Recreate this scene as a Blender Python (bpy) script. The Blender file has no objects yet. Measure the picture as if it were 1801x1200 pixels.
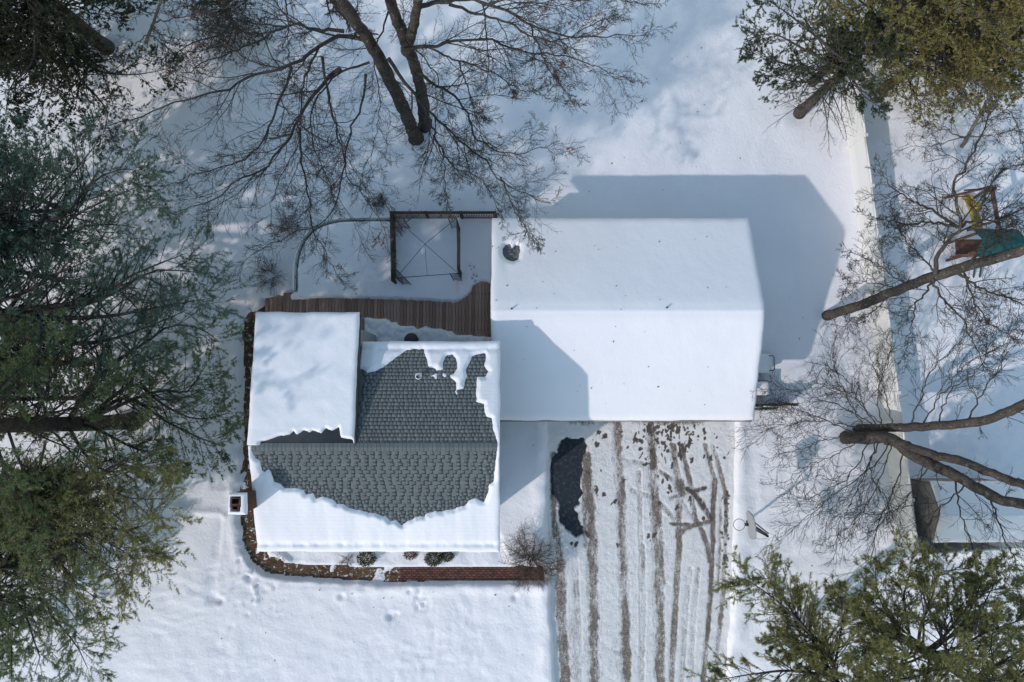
import bpy, math, random
import numpy as np
from mathutils import Vector, Matrix

# ------------------------------------------------------------------ camera, sky, sun, exposure
SC = bpy.context.scene
COL = SC.collection
H = 31.0                      # camera height above the ground
TILT = math.radians(4.0)      # camera leans 4 degrees towards the back yard
F = 1200.0                    # focal length in pixels of the 1801 px wide photograph

cam_d = bpy.data.cameras.new('camera')
cam = bpy.data.objects.new('camera', cam_d)
COL.objects.link(cam)
cam.location = (0, 0, H)
cam.rotation_euler = (TILT, 0, 0)
cam_d.sensor_width = 36.0
cam_d.lens = 36.0 * F / 1801.0
cam_d.clip_end = 2000
SC.camera = cam

SUN_EL = math.radians(34.0)
SUN_XY = (-0.80, -0.60)       # towards the sun
world = bpy.data.worlds.new('World')
SC.world = world
world.use_nodes = True
wn = world.node_tree
wn.nodes.clear()
w_out = wn.nodes.new('ShaderNodeOutputWorld')
w_bg = wn.nodes.new('ShaderNodeBackground')
w_sky = wn.nodes.new('ShaderNodeTexSky')
w_sky.sky_type = 'NISHITA'
w_sky.sun_disc = False
w_sky.sun_elevation = SUN_EL
w_sky.sun_rotation = math.atan2(SUN_XY[0], SUN_XY[1])
w_sky.air_density = 2.3
w_sky.dust_density = 0.5
w_sky.ozone_density = 3.5
w_bg.inputs['Strength'].default_value = 0.15
wn.links.new(w_sky.outputs[0], w_bg.inputs[0])
wn.links.new(w_bg.outputs[0], w_out.inputs[0])

sun_d = bpy.data.lights.new('sun', 'SUN')
sun_d.energy = 2.0
sun_d.angle = math.radians(1.0)
sun_d.color = (0.95, 0.88, 0.835)
sun = bpy.data.objects.new('sun', sun_d)
COL.objects.link(sun)
ldir = Vector((-SUN_XY[0] * math.cos(SUN_EL), -SUN_XY[1] * math.cos(SUN_EL), -math.sin(SUN_EL)))
sun.rotation_euler = ldir.to_track_quat('-Z', 'Y').to_euler()
sun.location = (-30, -25, 40)

SC.view_settings.view_transform = 'Standard'
SC.view_settings.look = 'None'
SC.view_settings.exposure = 0.16
SC.view_settings.gamma = 1.0
SC.view_settings.use_curve_mapping = False

# ------------------------------------------------------------------ helpers
RNG = np.random.default_rng(7)
random.seed(7)
ct, st = math.cos(TILT), math.sin(TILT)


def P(px, py, z=0.0):
    """point of the place at height z that the photograph shows at pixel px, py"""
    cx, cy = (px - 900.5) / F, -(py - 600.0) / F
    d = (cx, cy * ct + st, cy * st - ct)
    t = (z - H) / d[2]
    return np.array([d[0] * t, d[1] * t, z])


def Pf(px, py, zf):
    z = 3.0
    for _ in range(12):
        p = P(px, py, z)
        z = zf(p[0], p[1])
    return P(px, py, z)


def proj(p):
    p = np.asarray(p, float)
    x, y, z = p[..., 0], p[..., 1], p[..., 2] - H
    yc = y * ct + z * st
    zc = -y * st + z * ct
    return 900.5 + F * x / -zc, 600.0 - F * yc / -zc


def smooth(a, b, x):
    t = np.clip((x - a) / (b - a), 0, 1)
    return t * t * (3 - 2 * t)


_tab = np.random.default_rng(3).random((257, 257))
_tab[256] = _tab[0]
_tab[:, 256] = _tab[:, 0]


def vnoise(x, y):
    xi = np.floor(x).astype(int)
    yi = np.floor(y).astype(int)
    fx, fy = x - xi, y - yi
    fx = fx * fx * (3 - 2 * fx)
    fy = fy * fy * (3 - 2 * fy)
    xi &= 255
    yi &= 255
    return (_tab[xi, yi] * (1 - fx) * (1 - fy) + _tab[xi + 1, yi] * fx * (1 - fy)
            + _tab[xi, yi + 1] * (1 - fx) * fy + _tab[xi + 1, yi + 1] * fx * fy)


def fbm(x, y, s, octv=3, off=0.0):
    v, a, tot = 0, 1.0, 0
    for o in range(octv):
        f = 2 ** o / s
        v = v + a * (vnoise(x * f + 17.3 * o + off, y * f + 5.7 * o + off * 1.7) - 0.5)
        tot += a
        a *= 0.5
    return v / tot * 2


def sdf_poly(x, y, poly):
    """signed distance, negative inside"""
    poly = np.asarray(poly, float)[:, :2]
    d2 = np.full(x.shape, 1e18)
    ins = np.zeros(x.shape, bool)
    n = len(poly)
    for i in range(n):
        ax, ay = poly[i]
        bx, by = poly[(i + 1) % n]
        ex, ey = bx - ax, by - ay
        L = ex * ex + ey * ey + 1e-12
        t = np.clip(((x - ax) * ex + (y - ay) * ey) / L, 0, 1)
        d2 = np.minimum(d2, (x - ax - t * ex) ** 2 + (y - ay - t * ey) ** 2)
        c = ((ay > y) != (by > y))
        with np.errstate(divide='ignore', invalid='ignore'):
            xx = ax + (y - ay) * ex / (ey if abs(ey) > 1e-12 else 1e-12)
        ins ^= c & (x < xx)
    d = np.sqrt(d2)
    return np.where(ins, -d, d)


def sdf_line(x, y, pts):
    pts = np.asarray(pts, float)[:, :2]
    d2 = np.full(x.shape, 1e18)
    for i in range(len(pts) - 1):
        ax, ay = pts[i]
        bx, by = pts[i + 1]
        ex, ey = bx - ax, by - ay
        L = ex * ex + ey * ey + 1e-12
        t = np.clip(((x - ax) * ex + (y - ay) * ey) / L, 0, 1)
        d2 = np.minimum(d2, (x - ax - t * ex) ** 2 + (y - ay - t * ey) ** 2)
    return np.sqrt(d2)


# ------------------------------------------------------------------ object helpers
def link(o, parent=None, label=None, cat=None, group=None, kind=None):
    COL.objects.link(o)
    if parent is not None:
        o.parent = parent
        o.matrix_parent_inverse = Matrix.Translation(-world_loc(parent))
    tag(o, label, cat, group, kind)
    return o


def world_loc(o):
    v = Vector(o.location)
    while o.parent is not None:
        o = o.parent
        # every parent here is only translated and its children are written in world coordinates
        return v
    return v


def tag(o, label=None, cat=None, group=None, kind=None):
    if label: o['label'] = label
    if cat: o['category'] = cat
    if group: o['group'] = group
    if kind: o['kind'] = kind
    return o


def empty(name, loc, label, cat, group=None):
    o = bpy.data.objects.new(name, None)
    o.location = tuple(float(v) for v in loc)
    o.empty_display_size = 0.3
    return link(o, None, label, cat, group)


def mesh_np(name, chunks, mat, parent=None, smooth_shade=True, attrs=None, **kw):
    """chunks: list of (verts (n,3), faces (m,k)); written in world coordinates"""
    vs, loops, tot, base = [], [], [], 0
    for v, f in chunks:
        v = np.asarray(v, float).reshape(-1, 3)
        f = np.asarray(f, np.int64)
        vs.append(v)
        if len(f):
            loops.append((f + base).ravel())
            tot.append(np.full(len(f), f.shape[1]))
        base += len(v)
    V = np.concatenate(vs)
    L = np.concatenate(loops)
    T = np.concatenate(tot)
    me = bpy.data.meshes.new(name)
    me.vertices.add(len(V))
    me.vertices.foreach_set('co', V.ravel().astype(np.float32))
    me.loops.add(len(L))
    me.loops.foreach_set('vertex_index', L.astype(np.int32))
    me.polygons.add(len(T))
    starts = np.concatenate([[0], np.cumsum(T)[:-1]])
    me.polygons.foreach_set('loop_start', starts.astype(np.int32))
    me.polygons.foreach_set('loop_total', T.astype(np.int32))
    me.update(calc_edges=True)
    if smooth_shade:
        me.polygons.foreach_set('use_smooth', np.ones(len(T), bool))
    for an, av in (attrs or {}).items():
        a = me.attributes.new(an, 'FLOAT', 'POINT')
        a.data.foreach_set('value', np.asarray(av, np.float32))
    me.materials.append(mat)
    o = bpy.data.objects.new(name, me)
    return link(o, parent, **kw)


BOXF = np.array([[0, 3, 2, 1], [4, 5, 6, 7], [0, 1, 5, 4], [1, 2, 6, 5], [2, 3, 7, 6], [3, 0, 4, 7]])


def box(x0, x1, y0, y1, z0, z1):
    v = np.array([[x0, y0, z0], [x1, y0, z0], [x1, y1, z0], [x0, y1, z0],
                  [x0, y0, z1], [x1, y0, z1], [x1, y1, z1], [x0, y1, z1]], float)
    return v, BOXF


def obox(c, ux, uy, uz, sx, sy, sz):
    """box with centre c, unit axes and full sizes"""
    c, ux, uy, uz = (np.asarray(a, float) for a in (c, ux, uy, uz))
    s = np.array([[-1, -1, -1], [1, -1, -1], [1, 1, -1], [-1, 1, -1], [-1, -1, 1], [1, -1, 1], [1, 1, 1], [-1, 1, 1]]) * 0.5
    v = c + s[:, :1] * sx * ux + s[:, 1:2] * sy * uy + s[:, 2:] * sz * uz
    return v, BOXF


def bar(a, b, w, h=None):
    """square bar from a to b"""
    a, b = np.asarray(a, float), np.asarray(b, float)
    h = h or w
    d = b - a
    L = np.linalg.norm(d)
    d = d / L
    ref = np.array([0, 0, 1.0]) if abs(d[2]) < 0.9 else np.array([1.0, 0, 0])
    u = np.cross(d, ref); u /= np.linalg.norm(u)
    v = np.cross(u, d)
    return obox((a + b) / 2, d, u, v, L, w, h)


def tubes(pts, rad, s=5, cap=False):
    """pts (N,P,3), rad (N,P) -> verts, quads"""
    pts = np.asarray(pts, float)
    rad = np.asarray(rad, float)
    if pts.ndim == 2:
        pts, rad = pts[None], rad[None]
    N, Pn, _ = pts.shape
    t = np.gradient(pts, axis=1)
    t /= np.linalg.norm(t, axis=2, keepdims=True) + 1e-9
    m = t.mean(axis=1)
    ref = np.where(np.abs(m[:, 2:3]) < 0.75, np.array([[0, 0, 1.0]]), np.array([[1.0, 0, 0]]))[:, None, :]
    u = np.cross(t, ref)
    u /= np.linalg.norm(u, axis=2, keepdims=True) + 1e-9
    v = np.cross(t, u)
    a = np.arange(s) * 2 * math.pi / s
    V = pts[:, :, None, :] + rad[:, :, None, None] * (np.cos(a)[None, None, :, None] * u[:, :, None, :]
                                                     + np.sin(a)[None, None, :, None] * v[:, :, None, :])
    idx = np.arange(N * Pn * s).reshape(N, Pn, s)
    i0, i1 = idx[:, :-1], idx[:, 1:]
    Fq = np.stack([i0, np.roll(i0, -1, 2), np.roll(i1, -1, 2), i1], -1).reshape(-1, 4)
    return V.reshape(-1, 3), Fq


def catmull(pts, n):
    pts = np.asarray(pts, float)
    if len(pts) == 2:
        pts = np.stack([pts[0], (pts[0] + pts[1]) / 2, pts[1]])
    q = np.vstack([2 * pts[0] - pts[1], pts, 2 * pts[-1] - pts[-2]])
    seg = np.linalg.norm(np.diff(pts, axis=0), axis=1)
    cum = np.concatenate([[0], np.cumsum(seg)])
    out = []
    for s in np.linspace(0, cum[-1], n):
        i = min(max(np.searchsorted(cum, s, 'right') - 1, 0), len(seg) - 1)
        t = (s - cum[i]) / max(seg[i], 1e-9)
        p0, p1, p2, p3 = q[i], q[i + 1], q[i + 2], q[i + 3]
        out.append(0.5 * (2 * p1 + (p2 - p0) * t + (2 * p0 - 5 * p1 + 4 * p2 - p3) * t * t + (3 * p1 - p0 - 3 * p2 + p3) * t ** 3))
    return np.array(out)


# ------------------------------------------------------------------ materials
class NT:
    def __init__(self, name):
        self.m = bpy.data.materials.new(name)
        self.m.use_nodes = True
        self.t = self.m.node_tree
        self.b = self.t.nodes['Principled BSDF']
        self.co = self.t.nodes.new('ShaderNodeTexCoord').outputs['Object']

    def n(self, kind, **kw):
        nd = self.t.nodes.new(kind)
        for k, v in kw.items():
            if k in nd.inputs: nd.inputs[k].default_value = v
            else: setattr(nd, k, v)
        return nd

    def l(self, a, b): self.t.links.new(a, b)

    def noise(self, scale, detail=4, rough=0.55, vec=None):
        nd = self.n('ShaderNodeTexNoise', Scale=scale, Detail=detail, Roughness=rough)
        self.l(vec or self.co, nd.inputs['Vector'])
        return nd.outputs['Fac']

    def ramp(self, fac, stops):
        nd = self.n('ShaderNodeValToRGB')
        e = nd.color_ramp.elements
        while len(e) < len(stops): e.new(0.5)
        for el, (p, c) in zip(e, stops):
            el.position = p
            el.color = (*c, 1) if len(c) == 3 else c
        self.l(fac, nd.inputs['Fac'])
        return nd.outputs['Color']

    def mix(self, fac, a, b, mode='MIX'):
        nd = self.n('ShaderNodeMix')
        nd.data_type = 'RGBA'
        nd.blend_type = mode
        for i, v in ((0, fac), (6, a), (7, b)):
            if isinstance(v, (int, float)): nd.inputs[i].default_value = v
            elif isinstance(v, tuple): nd.inputs[i].default_value = (*v, 1)
            else: self.l(v, nd.inputs[i])
        return nd.outputs[2]

    def math(self, op, a, b=None):
        nd = self.n('ShaderNodeMath', operation=op)
        for i, v in ((0, a), (1, b)):
            if v is None: continue
            if isinstance(v, (int, float)): nd.inputs[i].default_value = v
            else: self.l(v, nd.inputs[i])
        return nd.outputs[0]

    def attr(self, name):
        return self.n('ShaderNodeAttribute', attribute_name=name).outputs['Fac']

    def objrand(self):
        return self.n('ShaderNodeObjectInfo').outputs['Random']

    def bump(self, h, strength, dist):
        nd = self.n('ShaderNodeBump', Strength=strength, Distance=dist)
        self.l(h, nd.inputs['Height'])
        self.l(nd.outputs[0], self.b.inputs['Normal'])

    def done(self, color, rough=0.8, spec=0.3):
        if isinstance(color, tuple): self.b.inputs['Base Color'].default_value = (*color, 1)
        else: self.l(color, self.b.inputs['Base Color'])
        self.b.inputs['Roughness'].default_value = rough
        self.b.inputs['Specular IOR Level'].default_value = spec
        return self.m


def plain(name, c, rough=0.7, var=0.15, scale=6.0, bump=0.0, spec=0.3, rnd=0.0):
    k = NT(name)
    lo = tuple(x * (1 - var) for x in c)
    hi = tuple(min(1, x * (1 + var)) for x in c)
    col = k.ramp(k.noise(scale), [(0.3, lo), (0.7, hi)])
    if rnd:
        col = k.mix(k.objrand(), col, k.mix(1.0, col, (1 - rnd, 1 - rnd, 1 - rnd), 'MULTIPLY'))
    if bump: k.bump(k.noise(scale * 4), 0.5, bump)
    return k.done(col, rough, spec)


def mk_snow(name, fine=0.5, lump=0.5):
    k = NT(name)
    col = k.ramp(k.noise(0.35, 3), [(0.3, (0.85, 0.825, 0.868)), (0.7, (0.89, 0.866, 0.898))])
    h = k.math('ADD', k.math('MULTIPLY', k.noise(7.0, 6, 0.7), fine), k.math('MULTIPLY', k.noise(2.2, 3), lump))
    k.bump(h, 0.5, 0.07)
    return k.done(col, 0.6, 0.2)


M = {}
M['snow'] = mk_snow('snow', 0.95, 0.5)
M['roof_snow'] = mk_snow('roof_snow', 0.30, 0.35)
def mk_bark(name, c, lichen=0.0):
    k = NT(name)
    n1, n2 = k.noise(16, 6, 0.75), k.noise(2.2, 3)
    lo = tuple(x * 0.35 for x in c)
    hi = tuple(x * 1.55 for x in c)
    col = k.ramp(n1, [(0.32, lo), (0.5, c), (0.68, hi)])
    col = k.mix(k.ramp(n2, [(0.45, (0, 0, 0)), (0.62, (1, 1, 1))]), col, k.mix(1.0, col, (0.72, 0.70, 0.68), 'MULTIPLY'))
    if lichen:
        col = k.mix(k.ramp(k.noise(7, 5, 0.7), [(0.60, (0, 0, 0)), (0.66, (lichen, lichen, lichen))]), col, (0.27, 0.29, 0.24))
    k.bump(n1, 0.9, 0.06)
    return k.done(col, 0.95, 0.1)


M['bark'] = mk_bark('bark_grey', (0.082, 0.072, 0.066), 0.8)
M['bark_red'] = mk_bark('bark_brown', (0.100, 0.086, 0.078), 0.7)
M['bark_pine'] = mk_bark('bark_pine', (0.088, 0.074, 0.066), 0.3)
M['twig'] = plain('twig', (0.048, 0.040, 0.038), 0.85, 0.3, 3)
M['twig_red'] = plain('twig_reddish', (0.075, 0.046, 0.042), 0.85, 0.3, 3)
M['twig_tan'] = plain('twig_tan', (0.11, 0.08, 0.056), 0.85, 0.3, 3)
M['twig_pale'] = plain('twig_pale', (0.16, 0.145, 0.13), 0.85, 0.3, 3)
M['leaf_dead'] = plain('dead_leaf', (0.20, 0.075, 0.04), 0.8, 0.3, 8)
M['wood_dark'] = plain('wood_dark', (0.055, 0.042, 0.036), 0.8, 0.3, 10)
M['wood_rail'] = plain('wood_rail', (0.20, 0.155, 0.13), 0.8, 0.3, 10, rnd=0.35)
M['vinyl'] = plain('vinyl_white', (0.78, 0.765, 0.745), 0.5, 0.06, 1.5)
M['siding'] = plain('siding_grey', (0.30, 0.33, 0.36), 0.6, 0.08, 2)
M['siding_white'] = plain('siding_white', (0.66, 0.67, 0.67), 0.6, 0.06, 2)
M['trim'] = plain('trim_white', (0.75, 0.76, 0.77), 0.5, 0.05, 2)
M['fascia'] = plain('fascia_dark', (0.06, 0.062, 0.066), 0.5, 0.2, 3)
M['membrane'] = plain('roof_membrane', (0.045, 0.052, 0.060), 0.85, 0.2, 2.5, spec=0.08)
M['shed_wall'] = plain('shed_wall', (0.27, 0.235, 0.21), 0.8, 0.12, 3)
M['black'] = plain('black_metal', (0.025, 0.026, 0.03), 0.45, 0.2, 4, spec=0.5)
M['black_rubber'] = plain('black_rubber', (0.02, 0.02, 0.02), 0.8, 0.2, 4)
M['glass'] = plain('window_glass', (0.03, 0.04, 0.05), 0.08, 0.1, 1, spec=0.6)
M['board_grey'] = plain('backboard', (0.36, 0.37, 0.39), 0.5, 0.06, 3)
M['orange'] = plain('rim_paint', (0.10, 0.07, 0.065), 0.5, 0.2, 3)
M['yellow'] = plain('slide_yellow', (0.55, 0.37, 0.05), 0.45, 0.1, 3)
M['teal'] = plain('canopy_green', (0.015, 0.10, 0.10), 0.7, 0.2, 5)
M['red_wood'] = plain('red_wood', (0.15, 0.078, 0.06), 0.8, 0.25, 6)
M['brick_red'] = plain('chimney_brick', (0.17, 0.075, 0.06), 0.85, 0.25, 8, rnd=0.4)
M['mortar'] = plain('mortar', (0.20, 0.17, 0.15), 0.9, 0.15, 8)
M['flue'] = plain('flue_inside', (0.05, 0.025, 0.02), 0.9, 0.2, 8)
M['flue_clay'] = plain('flue_clay', (0.13, 0.065, 0.05), 0.85, 0.2, 8)
M['rim_pool'] = plain('pool_rim', (0.42, 0.44, 0.44), 0.5, 0.1, 3)
M['pool_wall'] = plain('pool_wall', (0.40, 0.45, 0.50), 0.5, 0.1, 1)
M['bracket'] = plain('pool_bracket', (0.22, 0.225, 0.21), 0.6, 0.2, 5)
M['galv'] = plain('galvanised', (0.30, 0.31, 0.32), 0.45, 0.1, 5)
M['vent_white'] = plain('vent_white', (0.75, 0.76, 0.77), 0.5, 0.05, 5)
M['gutter'] = plain('gutter_grey', (0.28, 0.28, 0.29), 0.5, 0.1, 3)
M['garland'] = plain('garland_green', (0.02, 0.07, 0.035), 0.8, 0.4, 12)
M['evergreen_shrub'] = plain('shrub_leaf', (0.065, 0.07, 0.025), 0.7, 0.5, 8)
M['shrub_brown'] = plain('shrub_brown_leaf', (0.20, 0.10, 0.055), 0.8, 0.4, 8)


def mk_shingle(name, c, rnd, at=1.0):
    k = NT(name)
    lo = tuple(x * 0.75 for x in c)
    base = k.ramp(k.noise(60, 2), [(0.35, lo), (0.65, c)])
    base = k.mix(k.ramp(k.noise(0.9, 3), [(0.35, (0.0, 0.0, 0.0)), (0.7, (1, 1, 1))]), base, k.mix(1.0, base, (0.80, 0.80, 0.82), 'MULTIPLY'))
    r = k.math('ADD', k.math('MULTIPLY', k.attr('tint'), at), k.math('MULTIPLY', k.objrand(), rnd))
    col = k.mix(r, base, k.mix(1.0, base, (0.80, 0.81, 0.82), 'MULTIPLY'))
    return k.done(col, 0.9, 0.15)


M['shingle'] = mk_shingle('asphalt_shingle', (0.200, 0.217, 0.218), 0.9, 0.0)
M['shingle_field'] = mk_shingle('asphalt_shingle_field', (0.200, 0.217, 0.218), 0.0)
M['shingle_band'] = plain('shingle_dark_granules', (0.050, 0.055, 0.06), 0.9, 0.2, 20)  # strip of darker granules belonging to the shingle itself
M['shingle_under'] = plain('shingle_under', (0.15, 0.16, 0.165), 0.9, 0.2, 20)


def mk_needles(name, dark, light, trans=0.15):
    k = NT(name)
    col = k.ramp(k.attr('tint'), [(0.0, dark), (1.0, light)])
    k.l(col, k.b.inputs['Base Color'])
    k.b.inputs['Roughness'].default_value = 0.6
    k.b.inputs['Specular IOR Level'].default_value = 0.3
    tr = k.n('ShaderNodeBsdfTranslucent')
    k.l(col, tr.inputs['Color'])
    mx = k.n('ShaderNodeMixShader')
    mx.inputs[0].default_value = 0.42
    k.l(k.b.outputs[0], mx.inputs[1])
    k.l(tr.outputs[0], mx.inputs[2])
    k.l(mx.outputs[0], k.t.nodes['Material Output'].inputs['Surface'])
    return k.m


M['pine'] = mk_needles('pine_needles', (0.095, 0.130, 0.070), (0.29, 0.345, 0.175))
M['pine_sun'] = mk_needles('pine_needles_olive', (0.165, 0.172, 0.075), (0.45, 0.435, 0.19))
M['pine_blue'] = mk_needles('pine_needles_blue', (0.082, 0.128, 0.100), (0.245, 0.335, 0.255))
M['hemlock'] = mk_needles('hemlock_needles', (0.035, 0.046, 0.030), (0.125, 0.14, 0.085))
M['cedar_gold'] = mk_needles('cedar_sprays_gold', (0.16, 0.145, 0.06), (0.42, 0.36, 0.145))
M['cedar_dark'] = mk_needles('cedar_sprays_dark', (0.058, 0.072, 0.049), (0.167, 0.189, 0.109))

M['grass_dead'] = mk_needles('dead_grass', (0.085, 0.05, 0.028), (0.36, 0.26, 0.16))

k = NT('soil')                                   # dead lawn and mulch under the snow
c = k.ramp(k.noise(14, 6, 0.7), [(0.25, (0.050, 0.030, 0.020)), (0.5, (0.15, 0.092, 0.052)), (0.75, (0.30, 0.215, 0.14))])
c = k.mix(k.ramp(k.noise(0.7, 2), [(0.4, (0, 0, 0)), (0.6, (1, 1, 1))]), c, k.mix(1.0, c, (0.75, 0.62, 0.62), 'MULTIPLY'))
c = k.mix(k.ramp(k.noise(5.5, 8, 0.75), [(0.555, (0, 0, 0)), (0.60, (1, 1, 1))]), c, (0.80, 0.79, 0.82))
k.bump(k.noise(25, 5), 0.8, 0.05)
M['soil'] = k.done(c, 0.95, 0.1)

k = NT('asphalt')
c = k.ramp(k.noise(7, 5, 0.7), [(0.35, (0.012, 0.018, 0.026)), (0.56, (0.024, 0.032, 0.042)), (0.66, (0.07, 0.075, 0.082)), (0.74, (0.4, 0.4, 0.42))])
k.bump(k.noise(60, 3), 0.4, 0.01)
M['asphalt'] = k.done(c, 0.7, 0.3)

k = NT('driveway_snow')                          # packed snow with brown slush where the tyres ran
d = k.attr('dirt')
mp = k.n('ShaderNodeMapping')
mp.inputs['Scale'].default_value = (1.0, 0.30, 1.0)
k.l(k.co, mp.inputs['Vector'])
spk = k.noise(10, 9, 0.85, mp.outputs[0])
fine = k.noise(22, 6, 0.8)
amp = k.math('ADD', k.math('MULTIPLY', d, 3.8), 1.2)
w = k.math('ADD', d, k.math('MULTIPLY', k.math('SUBTRACT', k.math('ADD', k.math('MULTIPLY', spk, 0.6), k.math('MULTIPLY', fine, 0.4)), 0.5), amp))
slush = k.ramp(k.noise(14, 7, 0.8), [(0.34, (0.10, 0.074, 0.060)), (0.5, (0.23, 0.178, 0.148)), (0.68, (0.46, 0.40, 0.365))])
wet = k.ramp(fine, [(0.3, (0.025, 0.025, 0.027)), (0.7, (0.085, 0.075, 0.07))])
slush = k.mix(k.attr('wet'), slush, wet)
sn = k.ramp(k.noise(3.0, 6, 0.75), [(0.3, (0.84, 0.81, 0.82)), (0.7, (0.91, 0.89, 0.90))])
col = k.mix(k.ramp(w, [(0.24, (0, 0, 0)), (0.62, (1, 1, 1))]), sn, slush)
k.bump(k.math('ADD', k.noise(9, 7, 0.75), fine), 0.9, 0.06)
M['drive_snow'] = k.done(col, 0.65, 0.25)

k = NT('deck_wood')
mp = k.n('ShaderNodeMapping')
mp.inputs['Scale'].default_value = (18, 1.4, 4)
k.l(k.co, mp.inputs['Vector'])
c = k.ramp(k.noise(1.0, 5, 0.7, mp.outputs[0]), [(0.3, (0.25, 0.150, 0.112)), (0.55, (0.46, 0.295, 0.228)), (0.8, (0.60, 0.44, 0.36))])
c = k.mix(k.objrand(), c, k.mix(1.0, c, (0.55, 0.50, 0.49), 'MULTIPLY'))
M['deck'] = k.done(c, 0.8, 0.2)

k = NT('path_brick')
c = k.ramp(k.noise(9, 4), [(0.3, (0.13, 0.058, 0.046)), (0.7, (0.24, 0.108, 0.084))])
c = k.mix(k.objrand(), c, k.mix(1.0, c, (0.5, 0.55, 0.6), 'MULTIPLY'))
M['path_brick'] = k.done(c, 0.85, 0.2)

# ------------------------------------------------------------------ key places (pixel of the photograph + height -> place)
def W(lst, z=0.0):
    return np.array([P(a, b, z) for a, b in lst])


DECK_Z = 1.20
# garage roof
G_EZ, G_RZ = 3.35, 4.90
gx0 = P(865, 545, G_RZ)[0]
gx1 = P(1342, 545, G_RZ)[0]
gyN = P(1100, 387, G_EZ)[1]
gyS = P(1100, 737, G_EZ)[1]
gyR = P(1100, 547, G_RZ)[1]
# house roof
H_RZ, H_EZ = 7.05, 5.95
hx0 = P(440, 785, H_RZ)[0]
hx1 = P(876, 785, H_RZ)[0]
hyR = P(650, 786, H_RZ)[1]
hyS = P(650, 962, H_EZ)[1]
hyN = P(760, 609, H_EZ)[1]
# rear addition with the membrane roof
A_Z0, A_Z1 = 7.04, 6.60          # at the ridge, at the back
ax0 = P(452, 600, A_Z1)[0]
ax1 = P(631, 600, A_Z1)[0]
ayN = P(540, 553, A_Z1)[1]


def zg(x, y):
    return G_RZ - (G_RZ - G_EZ) * np.where(y > gyR, (y - gyR) / (gyN - gyR), (gyR - y) / (gyR - gyS))


def zh(x, y):
    return H_RZ - (H_RZ - H_EZ) * np.where(y > hyR, (y - hyR) / (hyN - hyR), (hyR - y) / (hyR - hyS))


def za(x, y):
    return A_Z0 + (A_Z1 - A_Z0) * (y - hyR) / (ayN - hyR)


# ------------------------------------------------------------------ ground: soil sheet, then the snow lying on it
me = bpy.data.meshes.new('ground')
me.from_pydata([(-400, -400, 0), (400, -400, 0), (400, 400, 0), (-400, 400, 0)], [], [(0, 1, 2, 3)])
me.materials.append(M['soil'])
link(bpy.data.objects.new('ground', me), kind='structure')

DRIVE = W([(966, 700), (1287, 700), (1286, 820), (1282, 1000), (1272, 1200), (1264, 1320), (985, 1320), (980, 1200), (974, 1090), (969, 1000), (967, 900), (966, 800)])
TRENCH = W([(438, 556), (462, 540), (470, 528), (535, 522), (600, 524), (600, 575), (470, 575), (470, 960), (474, 978),
            (505, 990), (560, 994), (640, 997), (690, 996), (800, 997), (900, 996), (956, 997), (962, 1003), (962, 1014), (955, 1019),
            (880, 1021), (800, 1019), (745, 1022), (700, 1023), (640, 1020), (560, 1017), (490, 1012), (462, 1002), (443, 985),
            (432, 965), (428, 940), (426, 900), (424, 860), (428, 800), (430, 700), (431, 620), (428, 590), (432, 570)])

xs = np.concatenate([[-400, -200, -100, -60, -45, -36], np.arange(-30, -13, 0.2), np.arange(-13, 12.5, 0.09), np.arange(12.5, 26, 0.18), [30, 36, 45, 60, 100, 200, 400]])
ys = np.concatenate([[-400, -200, -100, -60, -40, -30, -24], np.arange(-20, -14.5, 0.3), np.arange(-14.5, 6.5, 0.09), np.arange(6.5, 22, 0.2), [24, 30, 40, 60, 100, 200, 400]])
gx, gy = np.meshgrid(xs, ys, indexing='ij')
hs = 0.27 + 0.09 * fbm(gx, gy, 5.0, 3) + 0.035 * fbm(gx, gy, 1.1, 3, 4.0) + 0.012 * fbm(gx, gy, 0.35, 2, 9.0)
# rougher crust on the front lawn, lumpy neighbour's yard
fl = smooth(-6, -8.5, gy) * smooth(3.5, 1.0, gx)
hs += fl * (0.018 * fbm(gx, gy, 0.7, 3, 2.0) + 0.028 * fbm(gx, gy, 0.19, 2, 33.0) * smooth(-0.3, 0.3, fbm(gx, gy, 2.5, 2, 44.0)) + 0.016 * fbm(gx * 0.5, gy, 0.3, 2, 21.0) + 0.02 * np.maximum(fbm(gx + gy * 0.4, gy * 0.7, 0.4, 3, 25.0), 0))
nb = smooth(15.5, 17, gx)
hs += nb * (0.10 * fbm(gx, gy, 1.0, 3, 12.0) + 0.05 * np.abs(fbm(gx, gy, 0.55, 2, 15.0)))
rb = smooth(9.9, 11, gx) * smooth(-1.5, -4, gy)
hs += rb * (0.07 * fbm(gx, gy, 0.8, 3, 8.0) + 0.04 * fbm(gx - gy * 0.6, gy, 0.45, 3, 28.0))
dd = sdf_poly(gx, gy, DRIVE) + 0.09 * fbm(gx, gy, 0.7, 3, 81.0)
# banks beside the driveway
hs += 0.13 * np.exp(-((dd - 0.45) / 0.32) ** 2) * (0.7 + 0.6 * fbm(gx, gy, 0.9, 2, 31.0))
hs = np.where(dd < 0.3, hs * smooth(0.0, 0.22, dd) - 0.06 * smooth(0.1, 0.0, dd), hs)
td = sdf_poly(gx, gy, TRENCH) + 0.10 * fbm(gx, gy, 0.45, 4, 3.0)
hs += 0.07 * np.exp(-((td - 0.3) / 0.22) ** 2) * smooth(-1.0, -1.6, gx * 0 + np.where(gy < -7.5, -2, -2))
cov = fbm(gx, gy, 0.42, 4, 6.0) + 0.45 * np.exp(-((gx - P(672, 1008)[0]) / 0.9) ** 2) * (gy < -7) - 0.35 * smooth(P(700, 1008)[0], P(735, 1008)[0], gx) + 0.18 * smooth(-2, -5, gy) * (gx < P(470, 900)[0])
inside = -0.03 + 0.06 * smooth(0.42, 0.7, cov)
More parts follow.
